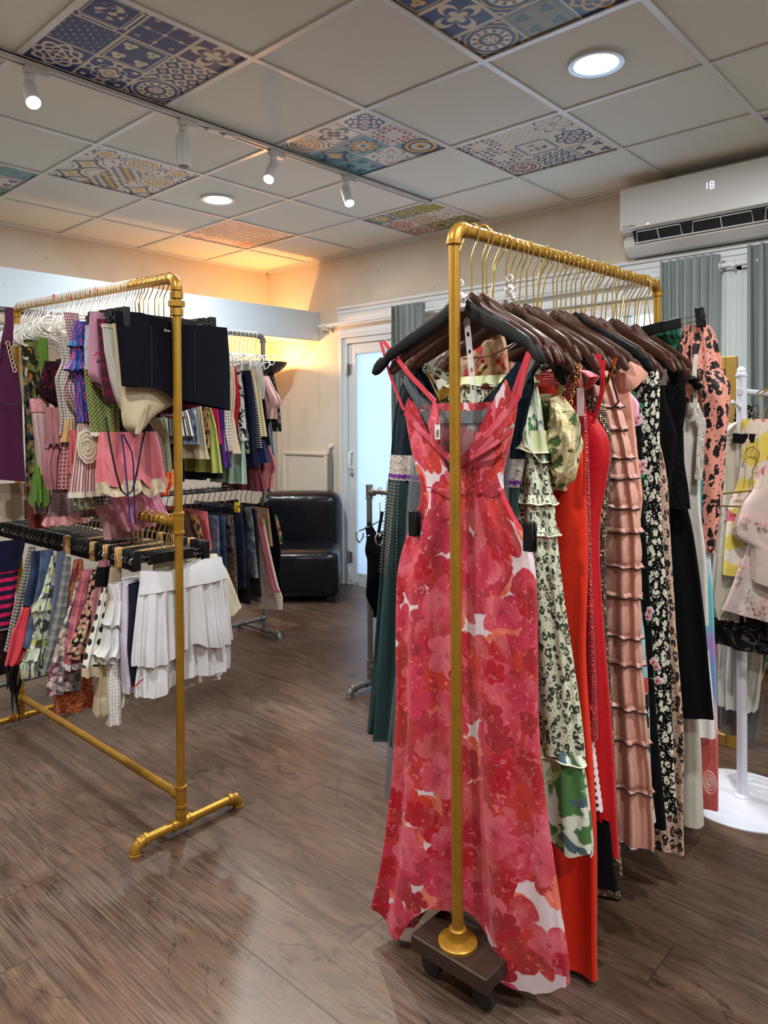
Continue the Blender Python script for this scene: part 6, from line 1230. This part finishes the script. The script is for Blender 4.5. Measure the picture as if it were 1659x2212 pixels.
# ================================================================ GREY RACK BY THE CHAIR
def gu(name,label,cat,X,right,mat,low=False,**k):
    k.setdefault('amp',.016);k.setdefault('n',9);k.setdefault('asym',.5 if not low else .8);k.setdefault('thick',.022);k.setdefault('nu',80);k.setdefault('nz',26)
    return garment(name,label,cat,'X',X,right,mat,ctr=GY,group='tops on the upper rail of the grey rack' if not low else 'trousers and jeans on the lower rail of the grey rack',**k)
S=lambda nm,*c,**k:fab(nm,'solid',[L_(*c)],**k)
U=[('top','striped top with a pink hem, right of the gold post','top',2.10,[(395,860),(412,900),(421,942)],fab('navy_white_stripe','stripe',[L_(226,222,216),L_(30,32,40)],sc=60)),
('top','blue tie-dye top right of the gold post','top',2.14,[(420,870),(428,920),(432,960)],fab('blue_tie_dye','blotch',[L_(120,136,160),L_(200,206,214),L_(50,62,90)],sc=14)),
('blouse','cream blouse with a loose cuff beside the blue tie-dye top','blouse',2.19,[(432,860),(440,920),(448,975),(452,992)],S('cream_crepe',214,196,160)),
('top','tan leopard-print top on the grey rack','top',2.23,[(446,860),(452,900),(452,950),(451,968)],fab('tan_leopard','leopard',[L_(190,150,100),L_(50,36,30)],sc=36)),
('dress','lime green wrinkled dress on the grey rack','dress',2.29,[(455,880),(466,920),(472,970),(478,1022)],S('lime_crinkle',186,196,100,wr=.6)),
('top','hot pink top strip between the lime dress and the purple scarf','top',2.33,[(470,880),(474,920),(478,960)],S('hot_pink',206,40,90)),
('scarf','purple scarf end hanging between tops on the grey rack','scarf',2.35,[(482,880),(486,940),(494,980),(500,1010)],S('purple_silk',84,44,130)),
('blouse','white blouse with rows of small holes','blouse',2.37,[(492,800),(499,830),(496,880),(497,940),(500,975)],fab('white_eyelet_dots','dots',[L_(220,212,200),L_(120,110,100)],sc=60)),
('blouse','cream silk blouse with draped front','blouse',2.40,[(506,790),(508,850),(502,900),(508,945),(516,980)],S('cream_silk',222,196,164,wr=.3)),
('top','scarlet lace halter top, a thin bright strip','top',2.43,[(508,790),(512,830),(518,865),(512,910),(510,938)],S('scarlet_lace',176,14,24)),
('blouse','black and white brush-print blouse','blouse',2.465,[(518,800),(524,850),(528,910),(531,952)],fab('ink_brush_print','blotch',[L_(210,208,204),L_(24,24,28),L_(60,60,64)],sc=22)),
('dress','mint green slip dress below the brush-print blouse','dress',2.49,[(526,950),(528,990),(532,1046)],S('mint_satin',176,206,180,rough=.5)),
('dress','black floral dress on the grey rack','dress',2.52,[(522,800),(528,860),(534,930),(538,980)],fab('black_small_floral','floral',[L_(14,14,18),L_(80,84,60),L_(150,150,130)],sc=30)),
('dress','long navy dress with frills, dark strip on the grey rack','dress',2.56,[(540,800),(546,870),(550,940),(556,1000),(560,1010)],S('navy_crepe',24,26,54)),
('top','navy knit with white stripes','top',2.60,[(548,830),(556,880),(562,930),(566,970)],fab('navy_breton','stripe',[L_(20,20,30),L_(200,200,196),(0,0,0)],sc=75)),
('cardigan','pale butter yellow knit sleeve','cardigan',2.64,[(552,800),(562,850),(568,900),(574,943)],S('butter_knit',226,208,160)),
('top','black top with long dark hem next to the butter yellow sleeve','top',2.67,[(562,800),(570,860),(576,920),(582,962)],S('black_knit',9,9,12)),
('blouse','ivory ruffle-front blouse behind the butter yellow sleeve','blouse',2.655,[(560,778),(566,810),(569,840),(566,862)],S('ivory_crepe',206,200,190)),
('top','black sequinned mesh top with fringe, second from the grey rack end','top',2.735,[(588,800),(598,850),(604,900),(606,932)],fab('black_sequin_mesh','sequin',[L_(16,14,16),L_(150,140,130)],sc=90)),
('top','light pink fluttery top at the end of the grey rack','top',2.71,[(580,812),(592,840),(604,860),(608,874),(598,880),(596,905)],S('light_pink_chiffon',226,176,172,wr=.4)),
('dress','grey blue satin dress behind the blush one','dress',2.725,[(585,900),(590,950),(594,985)],S('grey_blue_satin',150,158,170)),
('dress','royal navy skirt hem with a pocket edge','skirt',2.62,[(570,950),(578,985),(582,1000)],S('royal_navy',30,44,96)),
('dress','blush rose chiffon dress with a pointed hem, last on the grey rack','dress',2.70,[(578,960),(590,985),(597,1010),(590,1025),(588,1056)],S('blush_rose_chiffon',206,120,122,wr=.4)),
('top','maroon sheer top hem below the navy dress','top',2.58,[(560,1010),(568,1040),(572,1062)],S('maroon_sheer',120,50,62,wr=.4))]
for nm,lb,ct,X,r,m in U: gu(nm,lb,ct,X,r,m,**({'amp':.020} if 'dress' in nm or 'blouse' in nm else {}))
bg=[('dark wine velvet top deep behind the gold post',(60,30,40),1.98),('charcoal grey top deep behind the gold post',(40,40,46),1.86),('dusty plum top deep on the grey rack',(110,80,96),1.74),('faded black top farthest left on the grey rack',(30,30,32),1.6),('long black dress between the charcoal and the wine tops',(16,16,20),2.04),('brown sequinned skirt deep behind the lime dress',(60,44,36),2.17),('midnight blue dress deep behind the hot pink strip',(20,22,40),2.31),('dark grey dress deep behind the scarlet lace top',(36,34,38),2.42)]
for k,(lb,c,X) in enumerate(bg):
    g=Gar('X',X,[(400,800),(404,1000)],None,GY);z=[1.62,1.1];P=MB()
    class _E(Gar):
        def __init__(s): 
            s.__dict__.update(axis='X',pos=X,ctr=GY,thick=.03,n=5,amp=.014,a0=.3,prof=None,xoff=None,pw=.75,sw=.004);zb_=(1.05-.03*k if k<4 else .985);hw_=.16 if k<4 else .10;s.E=np.array([(zb_,GY-hw_),(1.62,GY-hw_+.03)]);s.O=np.array([(zb_,GY+.17),(1.62,GY+.13)]);s.zt=1.62;s.zb=zb_;s.ph=np.arange(6)*1.3+k
    e_=_E();o=e_.mesh(nu=80,nz=20).obj('top',S('deep_fabric_'+'abcdefgh'[k],*c));tag(o,lb,'top','tops on the upper rail of the grey rack')
AC1=fab('acid_wash_denim','denim',[L_(60,72,86),L_(160,172,180)],rough=.85);LD=fab('light_denim','denim',[L_(96,116,146),L_(164,178,196)],rough=.85);LEO2=fab('amber_leopard','leopard',[L_(170,120,70),L_(30,20,16)],sc=30)
Lw=[('skirt','dark brown skirt low on the grey rack, touching the gold post','skirt',2.08,[(402,1110),(412,1150),(420,1190)],S('dark_brown_suede',74,48,36)),
('skirt','amber leopard-print skirt low on the grey rack','skirt',2.13,[(424,1110),(436,1150),(442,1190)],LEO2),
('skirt','coral pink frayed skirt beside the leopard skirt','skirt',2.18,[(446,1105),(452,1150),(458,1186)],S('coral_denim',226,110,116)),
('jeans','light blue washed jeans on the grey rack','jeans',2.24,[(470,1114),(473,1160),(475,1230)],LD),
('jeans','mid blue jeans between the washed pair and the brown sparkle trousers','jeans',2.29,[(486,1114),(488,1160),(490,1230)],DEN),
('trousers','crumpled grey marbled trousers, short strip','trousers',2.325,[(496,1114),(502,1150),(504,1185)],fab('grey_marble','blotch',[L_(90,86,84),L_(40,38,40),L_(160,150,140)],sc=26)),
('trousers','brown sparkly trousers just left of the dark indigo jeans','trousers',2.35,[(503,1112),(508,1180),(512,1240),(515,1300)],fab('brown_sparkle','sequin',[L_(96,76,60),L_(190,170,140)],sc=170)),
('jeans','dark indigo jeans with long hem','jeans',2.40,[(524,1104),(528,1160),(530,1240),(531,1272)],DEB),
('trousers','black trousers with a floral waist, narrow strip','trousers',2.43,[(532,1104),(534,1200),(542,1305)],S('black_denim',30,26,28)),
('jeans','acid-washed grey denim shorts with a frayed hem','shorts',2.46,[(541,1096),(548,1130),(552,1190),(557,1248)],AC1),
('jeans','charcoal jeans beside the acid-washed pair','jeans',2.49,[(553,1100),(558,1160),(562,1240),(566,1290)],S('charcoal_denim',44,42,44)),
('trousers','grey sweatpants with pink drawstring area','trousers',2.515,[(558,1104),(562,1180),(568,1300)],S('grey_marl',130,122,124))]
for nm,lb,ct,X,r,m in Lw: gu(nm,lb,ct,X,r,m,low=True,amp=.007,n=4)
WT_=S('off_white_fleece',214,202,188);PK=plain('raspberry_stripe',L_(206,70,96),.7)
g=gu('trousers','off-white track pants with two raspberry side stripes','trousers',2.545,[(568,1110),(577,1160),(590,1220),(602,1270),(610,1290)],WT_,low=True,amp=.006,n=3,hem=[(-1,.0),(0,-.03),(1,0)],nz=40,opp=[(480,1120),(485,1200),(500,1300),(520,1318)])
band(g,g.zt+.004,.035,.003,plain('lime_rib_waistband',L_(120,170,60),.8),'waistband')
for d in(-13,-4): part(g,ribbon([W3(x+d,y,'X',2.507) for x,y in((566,1112),(575,1160),(588,1220),(600,1270),(608,1280))],.011,.002),'side_stripe',PK)
g2=gu('trousers','tan corduroy trousers behind the track pants','trousers',2.58,[(580,1098),(584,1140),(588,1180)],S('tan_cord',176,140,104),low=True,amp=.005)
gu('trousers','black tailored trousers hanging near the leather chair','trousers',2.62,[(588,1096),(600,1150),(606,1190),(604,1240),(612,1290)],S('matt_black_twill',10,10,12),low=True,amp=.006)
gu('shorts','black shorts with pink and orange tropical flowers, last on the lower grey rail','shorts',2.66,[(598,1112),(606,1140),(612,1175)],fab('tropical_flowers','floral',[L_(20,18,20),L_(226,130,130),L_(226,150,90),L_(80,140,90)],sc=26),low=True,amp=.006)
gc=W3(512,1095,'X',2.36);b=MB().box((gc[0]-.008,gc[1]-.02,gc[2]-.03),(gc[0]+.008,gc[1]-.008,gc[2]+.025),.003).box((gc[0]-.008,gc[1]+.004,gc[2]-.03),(gc[0]+.008,gc[1]+.016,gc[2]+.025),.003).box((gc[0]-.006,gc[1]-.02,gc[2]-.002),(gc[0]+.006,gc[1]+.016,gc[2]+.008));tag(b.obj('clip_peg',plain('yellow_plastic',L_(206,170,40),.4)),'bright yellow plastic peg above the indigo jeans','clip')
rs=np.random.RandomState(4);GUH=[];GLH=[]
for k,x in enumerate(np.arange(1.75,2.745,.030)):
    hang('loops',(float(x),GY,GZT),'X','small white looped hanger in the row on the upper grey rail','white looped hangers on the grey rack',yaw=rs.uniform(-.15,.15),tilt=rs.uniform(-.1,.1));GUH.append((x,SC_last[0]))
for k,x in enumerate(np.arange(1.75,2.70,.038)):
    hang('clips',(float(x),GY,GZM),'X','black clip hanger with chrome hook on the lower grey rail','black clip hangers on the grey rack',yaw=rs.uniform(-.10,.10));GLH.append((x,SC_last[0]))
# ---- black tank top on the low grey rack
BT=S('black_tank_jersey',8,8,10)
g=garment('tank_top','black tank top on a thin wire hanger by the glass door','top','Y',2.34,[(794,1165),(790,1190),(797,1215),(792,1265),(790,1290),(805,1320)],BT,opp=[(852,1120),(858,1160),(860,1220),(865,1330)],ctr=HX,thick=.02,n=4,amp=.006,nz=30,group=None,top=[(-1,.0),(-.9,.05),(-.35,-.03),(0,-.04),(.4,.0),(.5,.12),(.8,.12),(1,.0)],xoff=None)
part(g,ribbon([W3(790,1138,'Y',2.32),W3(792,1150,'Y',2.32),W3(795,1172,'Y',2.32)],.006,ax='Y'),'strap',BT);part(g,ribbon([W3(826,1105,'Y',2.32),W3(818,1150,'Y',2.32),W3(803,1188,'Y',2.32)],.02,ax='Y'),'strap',BT)
hang('wire',(HX,2.35,HZ),'Y','thin wire hanger holding the black tank top on the low grey rack','hangers on the low grey rack',yaw=.15)
for k in range(5):
    y=2.2-.12*k;kk=S('cotton_'+'abcde'[k],*[(60,60,70),(120,40,50),(30,50,60),(150,140,130),(40,36,40)][k])
    class _E2(Gar):
        def __init__(s):
            s.__dict__.update(axis='Y',pos=y,ctr=HX,thick=.03,n=5,amp=.014,a0=.3,prof=None,xoff=None,pw=.75,sw=.004);s.E=np.array([(.38,HX-.16),(.78,HX-.13)]);s.O=np.array([(.38,HX+.16),(.78,HX+.13)]);s.zt=.78;s.zb=.38;s.ph=np.arange(6)*1.3+k
    e_=_E2();o=e_.mesh(nu=70,nz=16).obj('top',kk);tag(o,['charcoal','brick red','dark teal','stone grey','black'][k]+' cotton top on the low grey rack behind the long dresses','top','tops on the low grey rack')
    hang('wire',(HX,y,HZ),'Y','thin wire hanger on the low grey rack behind the long dresses','wire hangers on the low grey rack')

# ================================================================ CLOTHES ON THE WHITE STAND
SG='clothes on the white display stand'
PSA=fab('champagne_pink_satin','solid',[L_(226,200,190)],rough=.35,spec=.5,wr=.15);PFL=fab('pale_pink_yellow_floral','blotch',[L_(232,214,196),L_(226,200,90),L_(214,96,110)],sc=9,rough=.6)
def gs_(name,label,cat,X,right,left,mat,**k):
    k.setdefault('nz',34);k.setdefault('nu',110);k.setdefault('thick',.035);return garment(name,label,cat,'X',X,right,mat,opp=left,ctr=SY,group=SG,**k)
g=gs_('corset_dress','pale yellow and pink floral corset dress with a seamed bodice, on the white stand','dress',2.60,[(1720,905),(1720,980),(1716,1040),(1740,1100),(1750,1250)],[(1602,905),(1600,960),(1596,1040),(1575,1090),(1560,1250)],PFL,amp=.008,n=5)
g.o.location.x=0
for x in(1618,1640,1668,1695): part(g,MB().tube([W3(x,918,'X',2.56),W3(x-3,980,'X',2.557),W3(x-6,1035,'X',2.557)],.0014,6),'boning_seam',plain('cream_seam',L_(200,180,150),.7))
g=gs_('jacket','champagne pink satin jacket with embroidered flowers, on the white stand','jacket',2.56,[(1780,1060),(1800,1200),(1800,1345)],[(1625,1055),(1600,1085),(1585,1130),(1584,1160),(1620,1178)],PSA,amp=.010,n=4,hem=[(-1,0),(0,-.03),(1,.0)])
g2=gs_('skirt','champagne pink satin puff skirt with silver and pink embroidery, on the white stand','skirt',2.58,[(1780,1150),(1800,1250),(1800,1342)],[(1628,1150),(1610,1190),(1590,1240),(1572,1290),(1556,1322)],PSA,amp=.014,n=5,hem=[(-1,0),(0,-.015),(1,0)],nz=40)
def embro(g,C,s,X,cols):
    for c0,mat in zip(C,cols):
        b=MB();rs=np.random.RandomState(int(c0[0]))
        for k in range(9):
            c=W3(c0[0]+rs.uniform(-s,s),c0[1]+rs.uniform(-s,s),'X',X);r=.007
            for q in range(5):
                a=q*2*PI/5+rs.rand();e=c+np.array([0,r*math.cos(a),r*math.sin(a)]);b.tube([c,(c+e)/2+np.array([-.001,0,0]),e],[.0005,.0022,.0006],5,flat=.5)
        o=part(g,b,'embroidered_flowers',mat);o['kind']='stuff'
EP=plain('pink_thread',L_(220,170,170),.5);EG=plain('grey_green_thread',L_(180,184,170),.5)
embro(g,[(1610,1120),(1650,1130)],14,2.52,[EP,EP]);embro(g2,[(1600,1230),(1615,1290),(1645,1220),(1640,1310)],16,2.535,[EP,EG,EG,EP])
SHW=fab('sheer_ivory_organza','solid',[L_(216,206,186)],rough=.7,alpha=.8,wr=.4)
g=gs_('blouse','ivory sheer organza blouse with a draped collar, left of the floral corset dress','blouse',2.63,[(1640,900),(1640,1100),(1620,1330)],[(1562,925),(1556,970),(1556,1050),(1548,1150),(1538,1250),(1532,1300),(1550,1345)],SHW,amp=.014,n=7)
part(g,MB().tube([W3(1592,912,'X',2.6),W3(1575,925,'X',2.59),W3(1560,945,'X',2.59),W3(1555,985,'X',2.6)],[.006,.016,.014,.003],12,flat=.5),'draped_collar',plain('white_organza',L_(220,216,212),.7))
ZEB=fab('black_zebra_satin','swirl',[L_(14,14,16),L_(70,66,66)],sc=6,rough=.4)
gs_('skirt','black zebra-stripe ruched skirt under the champagne satin skirt','skirt',2.66,[(1760,1300),(1760,1350),(1745,1395)],[(1542,1300),(1540,1350),(1545,1395),(1575,1410)],ZEB,amp=.014,n=6,thick=.07)
gs_('skirt','cream pleated chiffon skirt behind the white post','skirt',2.74,[(1650,1400),(1640,1500),(1634,1540)],[(1550,1395),(1548,1450),(1550,1500),(1552,1512)],fab('cream_pleat','solid',[L_(196,194,184)],wr=.2),amp=.012,n=12,thick=.05)
gs_('dress','charcoal sheer skirt hem behind the white post, lowest on the stand','dress',2.78,[(1650,1500),(1640,1580)],[(1552,1500),(1552,1560),(1560,1585)],fab('charcoal_voile','solid',[L_(84,82,80)],alpha=.85),amp=.01,n=7,thick=.05)
gs_('dress','yellow dress with black leaf print, its hem right of the white post','dress',2.90,[(1668,1300),(1664,1400),(1630,1514)],[(1600,1300),(1612,1400),(1617,1512)],fab('yellow_leaf_print','blotch',[L_(200,186,60),L_(40,44,30),L_(150,170,90)],sc=14),amp=.01,n=5,thick=.05)
gs_('top','black and white abstract print top behind the gold mirror edge','top',2.84,[(1640,870),(1640,960)],[(1590,880),(1588,910),(1586,945)],fab('black_white_abstract','swirl',[L_(20,20,22),L_(190,186,180)],sc=14),thick=.04)
for k,(x,kd,lb) in enumerate(((2.585,'clip','black clip hanger holding the floral corset dress'),(2.64,'clip','black clip hanger holding the ivory organza blouse'),(2.69,'goldwire','gold wire hanger nearest the post on the white stand'),(2.76,'clip','black clip hanger behind the corset dress on the white stand'),(2.83,'goldwire','gold wire hanger in the middle of the white stand rail'),(2.90,'clip','black clip hanger farthest along the white stand rail'))):
    hang(kd,(x,SY-.09,1.395-(.02 if k<2 else 0)),'X',lb,'hangers on the white display stand',yaw=-.1+.06*k)
gw=hang('goldwire',(2.555,.70,1.19),'X','gold wire hanger hanging in front of the floral corset dress','hangers on the white display stand')
# move the unused originals out of nothing: every master hanger is itself placed above
for kd,(m,_) in HM.items():
    if kd not in _used:
        for c_ in list(m.children): bpy.data.objects.remove(c_)
        bpy.data.objects.remove(m)

# each hanger is named after the garment it carries
def short(l):
    l=re.split(r',| with | on the | behind | beside | whose | hanging| in a row| below| under| low ',l)[0].split()[:9];return ' '.join(l)
def assign(H,G,key):
    free=list(H)
    for p,o in sorted(G,key=lambda t:t[0]):
        if not free:break
        h=min(free,key=lambda t:abs(t[0]-p))
        if abs(h[0]-p)<.035:
            free.remove(h);w_=h[1]['label'].split(' hanger')[0];h[1]['label']=w_+' hanger holding the '+short(o['label'])
G_=[(g.pos,g.o,g.axis) for g in GAR if 'group' in g.o]
assign(RH,[(p,o) for p,o,a in G_ if o['group']==RG and p>1.47],0)
assign(UH,[(p,o) for p,o,a in G_ if o['group']==UG and p>2.18],0)
assign(DH[1:],[(p,o) for p,o,a in G_ if o['group']==DG_ and p>2.03],0)
assign(GUH,[(p,o) for p,o,a in G_ if o['group'].startswith('tops on the upper rail of the grey')],0)
assign(GLH,[(p,o) for p,o,a in G_ if o['group'].startswith('trousers')],0)
